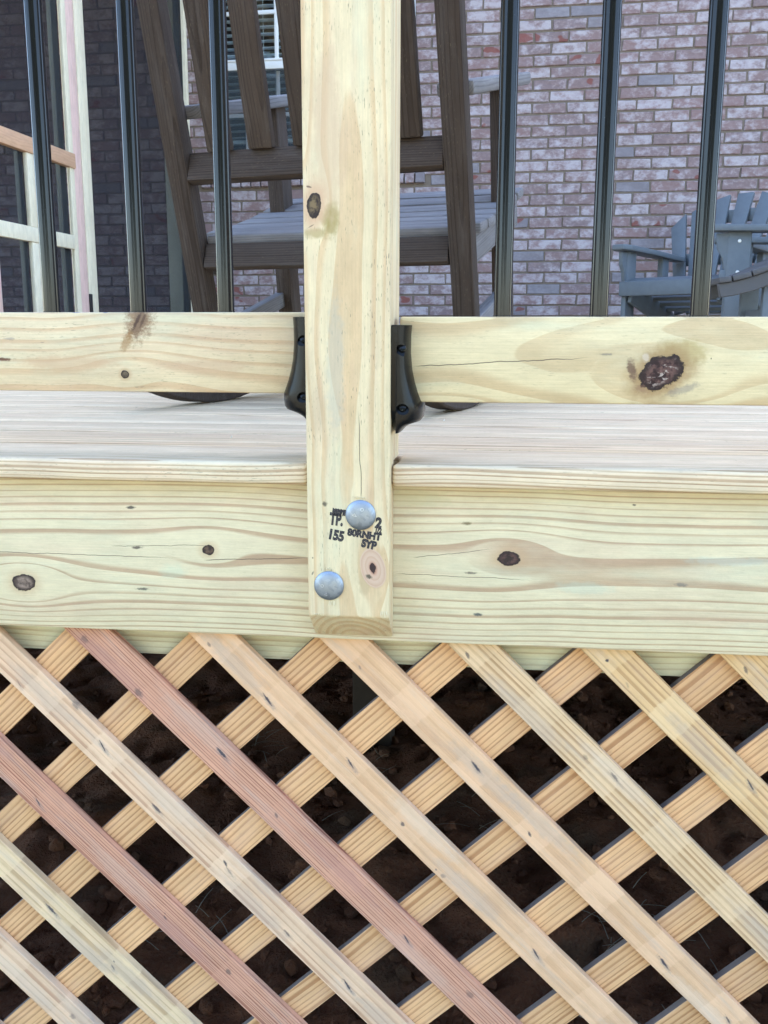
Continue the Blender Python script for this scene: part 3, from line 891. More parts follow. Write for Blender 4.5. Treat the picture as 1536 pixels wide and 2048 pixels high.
def railing_post():
    prof = [(-0.038, -0.1655), (-0.0010, -0.1990), (-0.0010, 0.0), (0.0510, 0.0), (0.0510, 1.06), (-0.038, 1.06)]
    bm = prism(prof, 'x', 0.0, 0.089, 0.0022, 2)
    post = link('railing_post', finish(bm, 'railing_post'), M['post'],
                label='notched pale timber railing post with slanted foot, bolts and black grade stamp', cat='post')
    g = galvanised()
    emb = simple('bolt_emboss', (0.55, 0.62, 0.72), 0.35, metal=1.0)
    for i, (x, z) in enumerate(((0.0581, -0.0523), (0.0233, -0.1310))):
        bm = bmesh.new()
        prof = [(0.0, 0.0052)] + [(0.0163 * math.sin(a), 0.0010 + 0.0042 * math.cos(a)) for a in [R(k) for k in range(9, 91, 9)]] + [(0.0160, -0.0004)]
        lathe(bm, prof, 48)
        b = link('carriage_bolt', finish(bm, 'carriage_bolt', 60), g, post, loc=(x, -0.038, z), rot=(R(90), 0, R(0)))
        bm = bmesh.new()
        # small raised marks on the head
        tri = [(-0.0045, -0.0095), (-0.0015, -0.0105), (-0.0022, -0.0075)] if i else [(-0.006, 0.002), (-0.004, -0.001), (-0.0085, 0.0)]
        def dome(px, py): return 0.0012 + 0.0042 * math.sqrt(max(0, 1 - (px * px + py * py) / 0.0163 ** 2))
        segs = [(tri[0], tri[1]), (tri[1], tri[2]), (tri[2], tri[0])]
        ringc, rr = ((-0.0068, 0.0005), 0.0016) if i else ((0.002, 0.0065), 0.0017)
        for k in range(8):
            a0, a1 = k * math.pi / 4, (k + 1) * math.pi / 4
            segs.append(((ringc[0] + rr * math.cos(a0), ringc[1] + rr * math.sin(a0)), (ringc[0] + rr * math.cos(a1), ringc[1] + rr * math.sin(a1))))
        for a, c in segs:
            bm_bar(bm, (a[0], a[1], dome(*a)), (c[0], c[1], dome(*c)), 0.0004, 0.0004, bev=0)
        link('head_marking', finish(bm, 'head_marking', 0), emb, b)
    # ink stamp
    ink = NT('stamp_ink')
    nz = ink.noise(ink.n('ShaderNodeTexCoord').outputs['Object'], 900, 3, 0.6)
    ink.set(ink.b.inputs['Base Color'], ink.mix(ink.ss(nz, 0.50, 0.68), (0.013, 0.013, 0.022), (0.22, 0.18, 0.13)))
    ink.b.inputs['Roughness'].default_value = 0.7
    for body, x, z, size, bold, rot, sx in (('TP.', 0.0318, -0.0585, 0.0175, 0.0010, -6, 0.62), ('155', 0.0312, -0.0757, 0.0148, 0.0009, -10, 0.80),
                                            ('2', 0.0772, -0.0612, 0.0150, 0.0010, -8, 0.85), ('1/2', 0.0768, -0.0690, 0.0075, 0.00055, -8, 0.75),
                                            ('80RNHT', 0.0618, -0.0740, 0.0104, 0.0007, -8, 0.94), 
                                            ('SYP', 0.0668, -0.0846, 0.0118, 0.00085, -12, 0.85), ('NORE', 0.0345, -0.0500, 0.0075, 0.0008, -8, 0.68),
                                            ('MNR', 0.0345, -0.0507, 0.0078, 0.0008, -7, 0.7)):
        link('stamp_lettering', text_mesh(body, size, bold), ink.mat, post, loc=(x, -0.03815 - 0.00003 * (len(body) % 3), z), rot=(R(90), R(-rot), 0)).scale = (sx, 1, 1)
    # torn fibres beside the bolts
    bm = bmesh.new()
    rnd = random.Random(4)
    for (x, z, n, l, sgn) in ((0.0275, -0.1485, 4, 0.006, -1), (0.0235, -0.1142, 6, 0.0025, 1), (0.058, -0.0352, 8, 0.003, 1), (0.012, -0.1645, 5, 0.002, 1), (0.0835, -0.158, 4, 0.006, -1)):
        for k in range(n):
            xx = x + (k - n / 2) * 0.0018 + rnd.uniform(-0.0004, 0.0004)
            bm_bar(bm, (xx, -0.0382, z), (xx + rnd.uniform(-0.0008, 0.0008), -0.0392, z + sgn * l * rnd.uniform(0.5, 1.1)), 0.0008, 0.0005, up=(0, 1, 0), bev=0)
    o = link('splinters', finish(bm, 'splinters', 0), simple('raw_fibre', (0.72, 0.63, 0.42), 0.8), post)
    o['kind'] = 'stuff'
railing_post()

# ------------------------------------------------------------------ railings
def black_paint():
    t = NT('black_powder_coat')
    p = t.n('ShaderNodeTexCoord').outputs['Object']
    n1 = t.noise(p, 900, 3, 0.5)
    sp = t.noise(p, 420, 2, 0.5)
    t.set(t.b.inputs['Base Color'], t.mix(t.mul(t.ss(sp, 0.74, 0.8), 0.5), (0.010, 0.0105, 0.012), (0.25, 0.24, 0.22)))
    t.set(t.b.inputs['Roughness'], t.ss(n1, 0.3, 0.7, 0.10, 0.15))
    t.b.inputs['Specular IOR Level'].default_value = 0.24
    t.b.inputs['Coat Weight'].default_value = 0.08
    t.b.inputs['Coat Roughness'].default_value = 0.05
    return t.mat
M['black'] = black_paint()
M['black_plastic'] = simple('black_plastic', (0.0045, 0.005, 0.006), 0.24, spec=0.22, var=0.2, scale=500, bump=0.05)

def bracket_mesh(ycen, ztop, sgn, xface, wadd=0.0):
    """Rail bracket: flat flange on the post plus a flared hood round the rail end, two scooped screw pockets."""
    prof = [(0.0, 0.0200), (-0.010, 0.0192), (-0.029, 0.0190), (-0.046, 0.0206), (-0.058, 0.0232), (-0.069, 0.0265), (-0.078, 0.0300), (-0.083, 0.0318),
            (-0.090, 0.0322), (-0.097, 0.0312), (-0.1005, 0.0285), (-0.1025, 0.0220), (-0.1045, 0.0165), (-0.1075, 0.0125), (-0.1115, 0.0090)]
    prof = [(p[0], p[1] + wadd * min(1.0, (p[1] - 0.006) / 0.012)) for p in prof]
    half = 0.0455
    N = 22
    bm = bmesh.new()
    rows = []
    for dz, w in prof:
        row = []
        for k in range(N + 1):
            s = math.cos(math.pi * k / N)           # +1 .. -1
            e = (1 - abs(s) ** 3.2) ** (1 / 2.4)
            hh = half - 0.0015
            y = ycen - s * hh
            x = 0.005 + (w - 0.005) * e
            row.append(bm.verts.new((xface + sgn * x, y, ztop + dz)))
        rows.append(row)
    for a, b in zip(rows[:-1], rows[1:]):
        for k in range(N): bm.faces.new((a[k], a[k + 1], b[k + 1], b[k]))
    bm.faces.new(rows[0])
    bm.faces.new(rows[-1][::-1])
    for a, b in zip(rows[:-1], rows[1:]): bm.faces.new((a[0], b[0], b[N], a[N]))
    bmesh.ops.recalc_face_normals(bm, faces=bm.faces)
    hood = bpy.data.meshes.new('hood_tmp')
    bm.to_mesh(hood)
    bm.free()
    # scoop the pockets
    cut = bmesh.new()
    for dz in (-0.0218, -0.0830):
        w_at = 0.0115 if dz > -0.05 else 0.0122
        t = bmesh.new()
        lathe(t, [(0.0, -0.03), (1.0, -0.03), (1.0, 0.03), (0.0, 0.03)], 28)
        bmesh.ops.recalc_face_normals(t, faces=t.faces)
        m = Matrix.Translation((xface + sgn * w_at, ycen - half - 0.006, ztop + dz)) @ Matrix.Rotation(R(90 - 22), 4, 'X') @ Matrix.Diagonal((0.0066, 0.0054, 0.48, 1))
        merge(cut, t, m)
    cutm = bpy.data.meshes.new('cut_tmp')
    bmesh.ops.recalc_face_normals(cut, faces=cut.faces)
    cut.to_mesh(cutm)
    cut.free()
    ho = bpy.data.objects.new('hood_tmp', hood)
    co = bpy.data.objects.new('cut_tmp', cutm)
    COL.objects.link(ho)
    COL.objects.link(co)
    md = ho.modifiers.new('b', 'BOOLEAN')
    md.operation = 'DIFFERENCE'
    md.object = co
    md.solver = 'EXACT'
    bpy.context.view_layer.update()
    me = bpy.data.meshes.new_from_object(ho.evaluated_get(bpy.context.evaluated_depsgraph_get()))
    bpy.data.objects.remove(ho)
    bpy.data.objects.remove(co)
    me.name = 'rail_bracket'
    me.shade_smooth()
    me.set_sharp_from_angle(angle=R(40))
    return me, half

def bracket(ycen, ztop, sgn, xface, parent):
    me, half = bracket_mesh(ycen, ztop, sgn, xface, 0.0075 if sgn < 0 else 0.0)
    b = link('rail_bracket', me, M['black_plastic'], parent)
    # flange: rounded foot
    pts = [(-half, 0.0), (half, 0.0)]
    for k in range(0, 13):
        a = math.pi * k / 12
        pts.append((half * math.cos(a) * (0.94 if 0 < k < 12 else 1), -0.088 - 0.0245 * math.sin(a) ** 0.8))
    pts = [(ycen + p[0], ztop + p[1]) for p in pts]
    bm = prism(pts, 'x', xface + sgn * 0.0002, xface + sgn * 0.0060, 0.0008, 1)
    link('flange', finish(bm, 'flange'), M['black_plastic'], b)
    for dz, w in ((-0.0218, 0.0115), (-0.0830, 0.0122)):
        bm = bmesh.new()
        lathe(bm, [(0.0, 0.0016), (0.0022, 0.0015), (0.0040, 0.0009), (0.0044, 0.0), (0.0044, -0.002)], 16)
        link('screw', finish(bm, 'screw'), M['black'], b, loc=(xface + sgn * (w - 0.0005), ycen - half + 0.0068, ztop + dz - 0.0012), rot=(R(90 - 22), 0, 0))

def railing(side):
    if side == 'l':
        yc, zt, x0, x1, mat = 0.050, 0.1598, -1.75, -0.0065, M['rail_left']
        xs = [-0.3146 - 0.1035 * k for k in range(1, 13)][::-1] + [-0.3146, -0.2105, -0.1080]
        lab = 'left railing section, pale bottom rail with knot and slender black balusters'
    else:
        yc, zt, x0, x1, mat = 0.0121, 0.1543, 0.0955, 1.95, M['rail_right']
        xs = [0.2025, 0.3018, 0.4034] + [0.4034 + 0.1015 * k for k in range(1, 15)]
        lab = 'right railing section, pale bottom rail with large dark knot and black balusters'
    r = empty('deck_railing', ((x0 + x1) / 2, yc, 0), label=lab, cat='railing', group='railing sections either side of the post')
    def ch(o):
        o.location = o.location - r.location
        return o
    ch(link('bottom_rail', box('bottom_rail', x0, x1, yc - 0.019, yc + 0.019, zt - 0.089, zt, 0.0028), mat, r))
    ch(link('top_rail', box('top_rail', x0, x1, yc - 0.019, yc + 0.019, 0.93, 1.019, 0.0028), mat, r))
    bm = bmesh.new()
    lathe(bm, [(0.0100, 0.0), (0.0100, 0.0025), (0.0095, 0.0028), (0.0095, 0.776)], 32)
    me = finish(bm, 'baluster', 50)
    me.materials.append(M['black'])
    for x in xs:
        ch(link('baluster', me, M['black'], r, loc=(x, yc, zt - 0.001)))
    if side == 'l': bracket(yc, 0.1543, -1, 0.0, r)
    else: bracket(yc, 0.1456, 1, 0.089, r)
    for o in r.children:
        if o.name.startswith('rail_bracket'): ch(o)    # its flange and screws follow
railing('l')
railing('r')

# ------------------------------------------------------------------ lattice skirt
def lattice():
    lat = empty('lattice_panel', label='diagonal wooden lattice skirt of tan and red slats below the deck fascia', cat='lattice')
    YF0, YB0, TH = 0.0138, 0.0255, 0.0112
    thF, thB = R(45 - 0.55), R(45 - 1.22)
    Wd = 0.0400
    ztop, zbot = -0.2055, GZ + 0.005
    greyedge = simple('weathered_edge', (0.145, 0.115, 0.10), 0.85, var=0.25, scale=80)
    DARK = (0.055, 0.05, 0.06)
    def slat(kind, d, mat, yo=0.0):
        th = thF if kind == 'F' else thB
        c, s = math.cos(th), math.sin(th)
        if kind == 'F': u, n = (c, -s), (s, c)
        else: u, n = (c, s), (-s, c)
        def at(z, w):                      # point on the line n.p = d + w with height z
            x = (d + w - z * n[1]) / n[0]
            return x * u[0] + z * u[1]     # coordinate along u
        h = Wd / 2
        pts = [(at(zbot, -h), -h), (at(zbot, h), h), (at(ztop, h), h), (at(ztop, -h), -h)]
        if kind == 'F': pts = [pts[0], pts[3], pts[2], pts[1]]
        mid = sum(p[0] for p in pts) / 4
        base = 0.0
        bm = prism(pts, 'y', 0.0, TH, 0.0007, 1)
        # rough sawn: slightly bowed, edges not quite true
        for k in range(int(-1.4 / 0.035), int(1.4 / 0.035)):
            cut = mid + k * 0.035
            if min(p[0] for p in pts) + 0.05 < cut < max(p[0] for p in pts) - 0.05:
                bmesh.ops.bisect_plane(bm, geom=bm.verts[:] + bm.edges[:] + bm.faces[:], plane_co=(cut, 0, 0), plane_no=(1, 0, 0))
        so_ = Vector((d * 77.0, 3.0 if kind == 'F' else 9.0, 0))
        for v in bm.verts:
            q = Vector((v.co.x * 2.2, 0, 0)) + so_
            side = 1 if v.co.z > 0 else -1
            v.co.z += 0.0022 * mnoise.noise(q) + 0.0007 * mnoise.noise(Vector((v.co.x * 24, side * 5.0, 0)) + so_)
        for f in bm.faces:
            f.normal_update()
            if kind == 'B' and f.normal.z > 0.8: f.material_index = 1
        me = finish(bm, 'slat')
        mats = [mat] if kind == 'F' else [mat, greyedge]
        o = link('slat', me, mats, lat)
        o.matrix_local = Matrix(((u[0], 0, n[0], n[0] * d), (0, 1, 0, (YF0 if kind == 'F' else YB0) + yo), (u[1], 0, n[1], n[1] * d), (0, 0, 0, 1)))
        return o
    # back layer
    B = wood('back_slat_wood', (0, 2, 1), (0.06, 0.03, 0.05), 0.0056, (0.68, 0.40, 0.195), (0.38, 0.175, 0.072), amp=(0.006, 0.01), fl=1.8, hi=0.3, fine=0.0005, byobj=True, green=0.0,
             pink=0.3, flecks=0.1, latef=0.85, hueobj=0.10, bumpk=0.5)
    bc = [0.145 + 0.1049, 0.145, 0.0402, -0.0651, -0.1688, -0.2727, -0.3778] + [-0.3778 - 0.1049 * k for k in range(1, 12)]
    for d in bc: slat('B', d, B)
    # front layer: each slat with its own colour, knots and staple stains
    s, c = math.sin(thF), math.cos(thF)
    def uv(x, z): return (x * c - z * s), (x * s + z * c)
    PAL = {
        'red': ((0.60, 0.315, 0.20), (0.27, 0.088, 0.052), (0.62, 0.31, 0.20)),
        'pale': ((0.72, 0.48, 0.30), (0.50, 0.28, 0.165), (0.82, 0.57, 0.37)),
        'cream': ((0.72, 0.515, 0.31), (0.50, 0.325, 0.17), (0.80, 0.59, 0.345)),
        'peach': ((0.72, 0.445, 0.25), (0.58, 0.32, 0.165), (0.82, 0.52, 0.31)),
        'tan': ((0.70, 0.475, 0.265), (0.41, 0.235, 0.11), (0.80, 0.57, 0.34)),
        'yellow': ((0.70, 0.45, 0.215), (0.42, 0.225, 0.095), (0.79, 0.555, 0.30)),
    }
    rows = FRONT
    for i, (d, pal, marks) in enumerate(rows):
        e, l, b = PAL[pal]
        mk = []
        for (x, z, ln, amt) in marks:
            U, V = uv(x, z)
            wv = math.sin(U * 91.0 + V * 57.0)
            an = -0.22 + 0.16 * wv
            if ln > 0.008:
                mk.append((U + 0.25 * ln, V - d - 0.0012, ln * (1.15 + 0.2 * wv), 0.0042, an * 0.6, amt * 0.4, (0.20, 0.17, 0.17)))
                mk.append((U, V - d, ln * (0.85 + 0.2 * wv), 0.0018 + 0.0007 * wv, an, amt, DARK))
            else:
                mk.append((U, V - d, ln, ln * (0.6 + 0.2 * wv), an, amt, DARK))
        mat = wood('front_slat_wood', (0, 2, 1), ((0.055 + 0.03 * ((i * 37) % 10) / 10) * (1 if i % 3 else -1), 0.035 if pal == 'peach' else 0.03), 0.0032 if pal == 'red' else (0.012 if pal == 'peach' else (0.009 if pal in ('pale', 'cream') else 0.006)),
                   e, l, amp=(0.006, 0.008), fl=1.6, fine=0.0004, hi=0.3, green=0.05 if pal == 'cream' else 0.0, pink=0.25 if pal != 'red' else 0.0, flecks=0.1,
                   latef=1.0 if pal == 'red' else (0.6 if pal == 'peach' else 0.95), marks=mk, bands=(0.1049, LOFF + 0.0, 0.40, 0.72 if pal != 'red' else 0.4, b),
                   seed=3.3 * i, bumpk=0.5, stream=0.12, grey=0.3, patches=[((k + 0.5 + 0.3 * math.sin(i * 7 + k * 3)) * 0.19 - 0.7, 0.012 * math.sin(i * 5 + k * 2.1), 0.07, 0.012, ((0.45, 0.36, 0.29) if (i + k) % 3 else (0.70, 0.56, 0.42)) if pal != 'red' else ((0.40, 0.20, 0.165) if (i + k) % 2 else (0.60, 0.40, 0.30)), 0.38) for k in range(8)])
        slat('F', d, mat)
        # a slit of lighter, planed corner is left by the bevel itself

# front slats: (offset across the panel, palette, staple stains as (x, z, half length, strength))
LOFF = 0.068
FRONT = [
    (-0.9748, 'tan', []),
    (-0.8697, 'pale', []),
    (-0.7646, 'pale', [(-0.331, -0.7391, 0.006, 0.5)]),
    (-0.6603, 'cream', [(-0.3499, -0.585, 0.013, 0.9), (-0.2717, -0.6618, 0.009, 0.6), (-0.2699, -0.653, 0.002, 0.8)]),
    (-0.5537, 'red', [(-0.3568, -0.4376, 0.014, 0.9), (-0.1993, -0.5845, 0.005, 0.6), (-0.12, -0.6537, 0.006, 0.6), (-0.199, -0.5789, 0.002, 0.8)]),
    (-0.4479, 'pale', [(-0.3699, -0.2823, 0.011, 0.4), (-0.2682, -0.3578, 0.017, 0.95), (-0.203, -0.4368, 0.011, 0.8), (-0.1193, -0.5033, 0.006, 0.9), (-0.1145, -0.5138, 0.016, 0.45), (-0.0431, -0.5929, 0.01, 0.6), (0.0324, -0.6593, 0.017, 0.95), (-0.3002, -0.3077, 0.01, 0.5)]),
    (-0.3448, 'red', [(-0.2823, -0.2226, 0.007, 0.5), (-0.2191, -0.287, 0.008, 0.6), (-0.1185, -0.3589, 0.012, 0.95), (-0.0532, -0.4354, 0.005, 0.6), (0.1056, -0.589, 0.014, 0.9), (0.1841, -0.6581, 0.008, 0.5)]),
    (-0.2384, 'peach', [(-0.1299, -0.2223, 0.005, 0.55), (-0.0611, -0.2873, 0.013, 0.95), (0.0375, -0.3624, 0.015, 0.95), (0.0998, -0.436, 0.004, 0.8), (0.1403, -0.4925, 0.002, 0.6), (0.1488, -0.5004, 0.004, 0.4), (0.2619, -0.595, 0.015, 0.9)]),
    (-0.1291, 'peach', [(0.1858, -0.3586, 0.011, 0.95), (0.2492, -0.4385, 0.005, 0.85), (0.4109, -0.593, 0.015, 0.95), (0.4894, -0.6626, 0.012, 0.8), (0.0492, -0.2425, 0.004, 0.4)]),
    (-0.026, 'tan', [(0.1727, -0.2218, 0.006, 0.7), (0.3095, -0.3388, 0.005, 0.4), (0.3436, -0.3614, 0.013, 0.6), (0.2107, -0.2741, 0.004, 0.3)]),
    (0.0798, 'yellow', [(0.3281, -0.2214, 0.003, 0.95), (0.4928, -0.3612, 0.013, 0.9), (0.3519, -0.2492, 0.005, 0.3)]),
    (0.1855, 'yellow', [(0.4781, -0.2256, 0.006, 0.7)]),
    (0.2905, 'tan', []),
]
lattice()

# ------------------------------------------------------------------ rocking chair, seen from behind
def rocking_chair():
    brown = wood('rocker_brown_wood', (0, 1, 2), (0.01, 0.03, 0.03), 0.0045, (0.064, 0.048, 0.039), (0.027, 0.019, 0.0155), green=0, flecks=0.5, byobj=True,
                 rough=0.75, spec=0.12, grey=0.22, greyc=(0.14, 0.125, 0.118), stream=0.22, hueobj=0.12, latef=0.7,
                 patches=())
    silver_skylit = wood('rocker_silver_skylit_wood', (0, 1, 2), (0.01, 0.03, 0.03), 0.0045, (0.17, 0.162, 0.165), (0.085, 0.078, 0.078), green=0, flecks=0.3, byobj=True,
                  rough=0.75, spec=0.2, grey=0.45, greyc=(0.26, 0.255, 0.26), stream=0.22, hueobj=0.10, latef=0.7)  # weathered grey, with sky light on seat and arms put into the colour
    c = empty('rocking_chair', (-0.1165, 0.7938, 0), R(-13.2), label='weathered brown wooden rocking chair seen from behind, slatted back and silvered seat pale with sky light', cat='chair')
    def b(name, p0, p1, w, t, mat=brown, up=(0, 0, 1), bev=0.003):
        return bar_obj(name, p0, p1, w, t, mat, c, up, bev)
    def py(z): return 0.048 - 0.285 * z           # lean of the back
    up = Vector((0, 0.285, 1)).normalized()
    bk = Vector((0, -1, -0.285)).normalized()
    for x in (-0.272, 0.265):
        b('back_post', (x, py(0.03), 0.03), (x, py(1.08), 1.08), 0.042, 0.036, up=bk)
    rail = b('back_rail', (-0.2505, py(0.437), 0.437), (0.2435, py(0.437), 0.437), 0.024, 0.054, up=up)
    gold = simple('wood_plug', (0.22, 0.17, 0.08), 0.7)
    for x in (0.027, 0.472):
        bm = bmesh.new()
        lathe(bm, [(0.0, 0.0), (0.0075, 0.0), (0.0075, 0.0015), (0.0, 0.0015)], 16)
        link('plug', finish(bm, 'plug'), gold if x > 0.3 else simple('plug_hole', (0.02, 0.017, 0.015), 0.9), rail, loc=(x, -0.0122, -0.002), rot=(R(90), 0, 0))
    b('top_rail', (-0.2505, py(1.02), 1.02), (0.2435, py(1.02), 1.02), 0.026, 0.08, up=up)
    for x in (-0.183, -0.098, -0.009, 0.086, 0.181):
        b('back_slat', (x, py(0.464), 0.464), (x, py(0.985), 0.985), 0.049, 0.019, up=bk, bev=0.004)
    # seat, tipped back
    def sz(y): return 0.322 + 0.27 * (y + 0.03) + 0.25 * max(0, y - 0.2) ** 2 - 0.06 * math.sin(max(0, min(1, (y + 0.03) / 0.36)) * math.pi) * 0.12
    y = -0.005
    for k in range(7):
        s1, s0 = sz(y + 0.027), sz(y - 0.027)
        n = Vector((0, -(s1 - s0), 0.054)).normalized()
        xa, xb = (-0.249, 0.242) if k == 0 else (-0.288, 0.281)
        b('seat_slat', (xa, y, sz(y) - 0.009), (xb, y, sz(y) - 0.009), 0.054, 0.019, silver_skylit, up=n, bev=0.005)
        y += 0.0625
    b('apron', (-0.249, py(0.283), 0.281), (0.242, py(0.283), 0.281), 0.022, 0.048, up=up)
    for x in (-0.262, 0.255):
        b('side_rail', (x, 0.003, sz(0.003) - 0.052), (x, 0.40, sz(0.40) - 0.052), 0.024, 0.056, silver_skylit)
        b('front_leg', (x + (0.012 if x < 0 else 0.0), 0.268, 0.635), (x + (0.012 if x < 0 else 0.0), 0.350, 0.105), 0.036, 0.05, up=(0, -1, -0.2))
        b('stretcher', (x, 0.012, 0.130), (x, 0.37, 0.2285), 0.024, 0.032, silver_skylit)
        ax = x + 0.014 if x < 0 else x + 0.006
        b('arm', (ax, -0.085, 0.5355), (ax, 0.375, 0.659), 0.066, 0.024, silver_skylit, bev=0.006)
        # curved runner
        pts, R0 = [], 0.74
        for k in range(25):
            yy = -0.30 + 0.70 * k / 24
            pts.append((yy, R0 - math.sqrt(R0 * R0 - yy * yy)))
        top = [(p[0] * (1 - 0.042 / R0), p[1] + 0.042 * math.sqrt(max(0.05, 1 - (p[0] / R0) ** 2))) for p in pts[::-1]]
        bm = prism(pts + top, 'x', x - 0.019, x + 0.019, 0.003, 1)
        link('runner', finish(bm, 'runner'), brown, c)
    return c
rocking_chair()

# ------------------------------------------------------------------ grey garden chairs by the house
def lumber():
    t = NT('grey_painted_lumber')
    p = t.n('ShaderNodeTexCoord').outputs['Object']
    n1 = t.noise(p, 30, 5, 0.6)
    t.set(t.b.inputs['Base Color'], t.mix(n1, (0.095, 0.108, 0.118), (0.135, 0.152, 0.168)))
    t.b.inputs['Roughness'].default_value = 0.6
    t.bump(t.noise(p, 250, 3, 0.6), 0.2, 0.001)
    return t.mat
M['lumber'] = lumber()
M['screw'] = simple('screw_head', (0.75, 0.76, 0.78), 0.35, metal=0.6)

def adirondack(loc, rz, label):
    c = empty('garden_chair', loc, rz, label=label, cat='chair', group='grey slatted garden chairs by the house')
    G = M['lumber']
    def bx(name, *a, bev=0.006): return link(name, box(name, *a, bev), G, c)
    for s in (-1, 1):
        x = 0.285 * s
        # arm: paddle outline, front wider
        out = [(x - 0.055, -0.02), (x - 0.035, 0.03), (x + 0.035, 0.03), (x + 0.055, -0.02), (x + 0.055, -0.30), (x + 0.035, -0.66), (x - 0.035, -0.66), (x - 0.055, -0.30)]
        bm = prism(out, 'z', -0.014, 0.014, 0.006, 2)
        a = link('arm', finish(bm, 'arm'), G, c, loc=(0, 0, 0.587), rot=(R(2.5), 0, 0))
        leg = bx('leg', x - 0.015, x + 0.015, -0.145, -0.05, 0.0, 0.570)
        for z in (0.53, 0.40):
            bm = bmesh.new()
            lathe(bm, [(0, 0.003), (0.006, 0.0025), (0.008, 0.0)], 10)
            link('screw', finish(bm, 'screw'), M['screw'], leg, loc=(x + s * 0.0155, -0.097, z), rot=(0, R(90 * s), 0))
        pts = [(-0.06, 0.565), (0.0, 0.565), (-0.005, 0.50), (-0.03, 0.46), (-0.045, 0.38), (-0.06, 0.36)]
        link('brace', finish(prism(pts, 'x', x - 0.012, x + 0.012, 0.003, 1), 'brace'), G, c)
        bx('arm_post', x - 0.018, x + 0.018, -0.50, -0.43, 0.24, 0.556)
        bar_obj('stringer', (x - s * 0.034, -0.07, 0.355), (x - s * 0.034, -0.98, 0.045), 0.024, 0.11, G, c, bev=0.006)
    bx('seat_front', -0.30, 0.30, -0.048, -0.022, 0.335, 0.412)
    for k in range(6):
        y = -0.09 - 0.078 * k
        z = 0.415 - 0.34 * (0.078 * k) - 0.002
        bar_obj('seat_slat', (-0.27, y, z), (0.27, y, z), 0.07, 0.022, G, c, up=(0, 0.32, 1), bev=0.005)
    base_y, base_z, lean = -0.55, 0.25, R(24)
    for k in range(-3, 4):
        ang = R(5.2) * k
        h = 0.735 - 0.0135 * k * k
        w0, w1 = 0.062, 0.092
        sl = 0.02 * k
        out = [(-w0 / 2, 0), (w0 / 2, 0), (w1 / 2, h - sl * 0.55), (-w1 / 2, h + sl * 0.55)]
        bm = prism(out, 'y', -0.011, 0.011, 0.004, 2)
        o = link('back_slat', finish(bm, 'back_slat'), G, c)
        o.matrix_local = Matrix.Translation((0.070 * k, base_y, base_z)) @ Matrix.Rotation(lean, 4, 'X') @ Matrix.Rotation(ang, 4, 'Y')
    for z, w in ((0.56, 0.62), (0.30, 0.5), (0.80, 0.46)):
        y = base_y - (z - base_z) * math.tan(lean) - 0.030
        bx('back_bar', -w / 2, w / 2, y - 0.012, y + 0.012, z - 0.035, z + 0.035)
    return c
adirondack((1.067, 4.07, 0), R(142), 'grey slatted garden chair with fanned back, standing against the brick wall')
adirondack((1.21, 3.62, 0), R(75), 'grey garden chair cut by the right picture edge, flat arm above screwed leg')

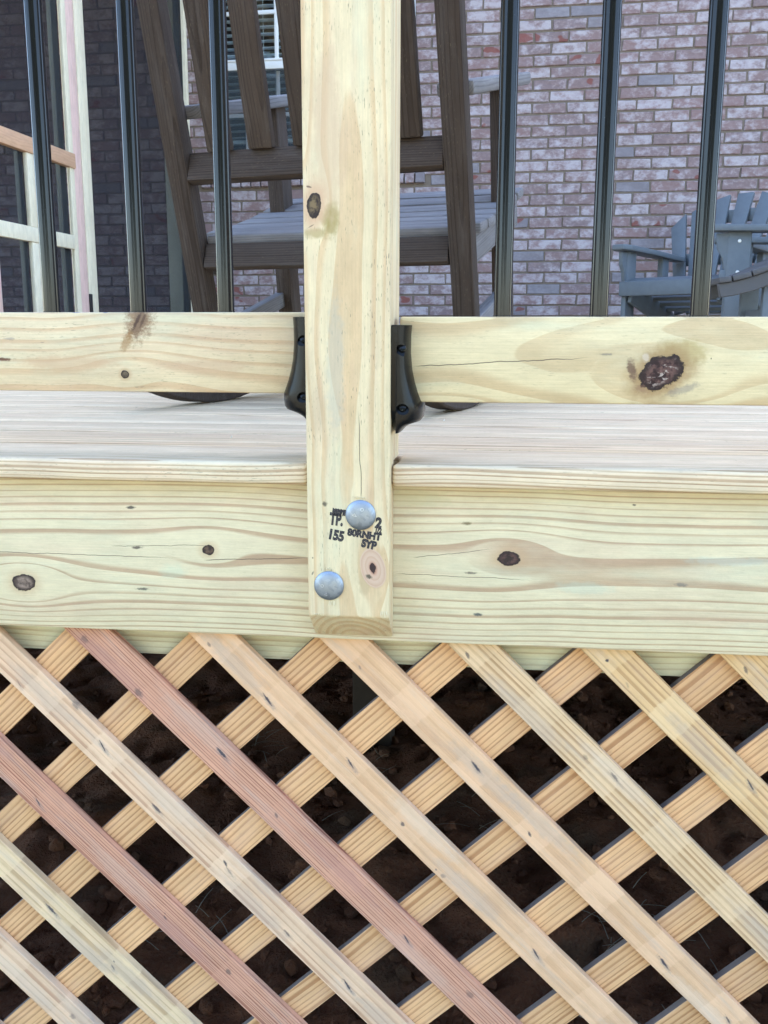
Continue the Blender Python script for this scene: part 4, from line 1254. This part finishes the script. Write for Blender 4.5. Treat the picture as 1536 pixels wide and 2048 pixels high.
def footstool():
    c = empty('footstool', (1.30, 2.85, 0), label='grey curved slatted footstool rising to the right edge behind the balusters', cat='footstool')
    G = simple('brown_grey_lumber', (0.075, 0.070, 0.070), 0.65, var=0.12, scale=25, bump=0.1)
    cv = [(-0.30, 0.318), (-0.25, 0.325), (-0.18, 0.343), (-0.11, 0.370), (-0.04, 0.405), (0.03, 0.440), (0.11, 0.470), (0.20, 0.488), (0.30, 0.492)]
    for y in (-0.2, 0.18):
        pts = cv + [(p[0] + 0.012, p[1] - 0.05) for p in cv[::-1]]
        link('stringer', finish(prism(pts, 'y', y - 0.0125, y + 0.0125, 0.003, 1), 'stringer'), G, c)
    for (a, b) in zip(cv[:-1], cv[1:]):
        mx, mz = (a[0] + b[0]) / 2, (a[1] + b[1]) / 2
        L = math.hypot(b[0] - a[0], b[1] - a[1])
        n = Vector((-(b[1] - a[1]), 0, b[0] - a[0])).normalized()
        p = Vector((mx, 0, mz)) + n * 0.011
        bar_obj('slat', (p.x, -0.225, p.z), (p.x, 0.205, p.z), L - 0.006, 0.021, G, c, up=n, bev=0.004)
    for x, z in ((-0.095, 0.34), (0.235, 0.44)):
        for y in (-0.17, 0.15):
            link('leg', box('leg', x - 0.034, x + 0.034, y - 0.0165, y + 0.0165, 0, z, 0.004), M['lumber'], c)
    bar_obj('crossbar', (-0.095, -0.153, 0.20), (-0.095, 0.133, 0.20), 0.03, 0.06, M['lumber'], c)
footstool()

# ------------------------------------------------------------------ small things lying about
def bits():
    pale = simple('fresh_shaving', (0.78, 0.72, 0.60), 0.7)
    for k, (x, y, lab) in enumerate(((-0.150, 0.190, 'tiny pale wood shaving on the deck boards left of the post, nearest the front edge'),
                                     (-0.030, 0.48, 'tiny pale wood shaving on the deck between left bracket and rocker'),
                                     (0.115, 0.47, 'tiny pale wood shaving on the deck below the right bracket'))):
        bm = bmesh.new()
        prev = None
        for s in range(7):
            a = s / 6 * 3.6
            p = Vector((0.003 * math.cos(a) + 0.001 * s, 0.0045 * math.sin(a), 0.0012 + 0.0012 * math.sin(a) ** 2))
            cur = (bm.verts.new(p), bm.verts.new(p + Vector((0.0004, 0.0008, 0.0014))))
            if prev: bm.faces.new((prev[0], prev[1], cur[1], cur[0]))
            prev = cur
        link('wood_shaving', finish(bm, 'wood_shaving', 60), pale, loc=(x, y, 0.0003), label=lab, cat='wood shaving', group='wood shavings on the deck')
    bm = bmesh.new()
    bm_box(bm, -0.016, 0.016, -0.006, 0.006, -0.003, 0.003, 0.0015, 1)
    for v in bm.verts: v.co.y *= 1 - 0.5 * (v.co.x > 0)
    link('wood_chip', finish(bm, 'wood_chip'), simple('grey_chip', (0.42, 0.36, 0.31), 0.8, var=0.2, scale=90), loc=(0.335, 0.135, GZ + 0.032), rot=(0.2, 0.1, -0.6),
         label='small grey wood chip lying on the soil behind the lattice', cat='wood chip')
bits()
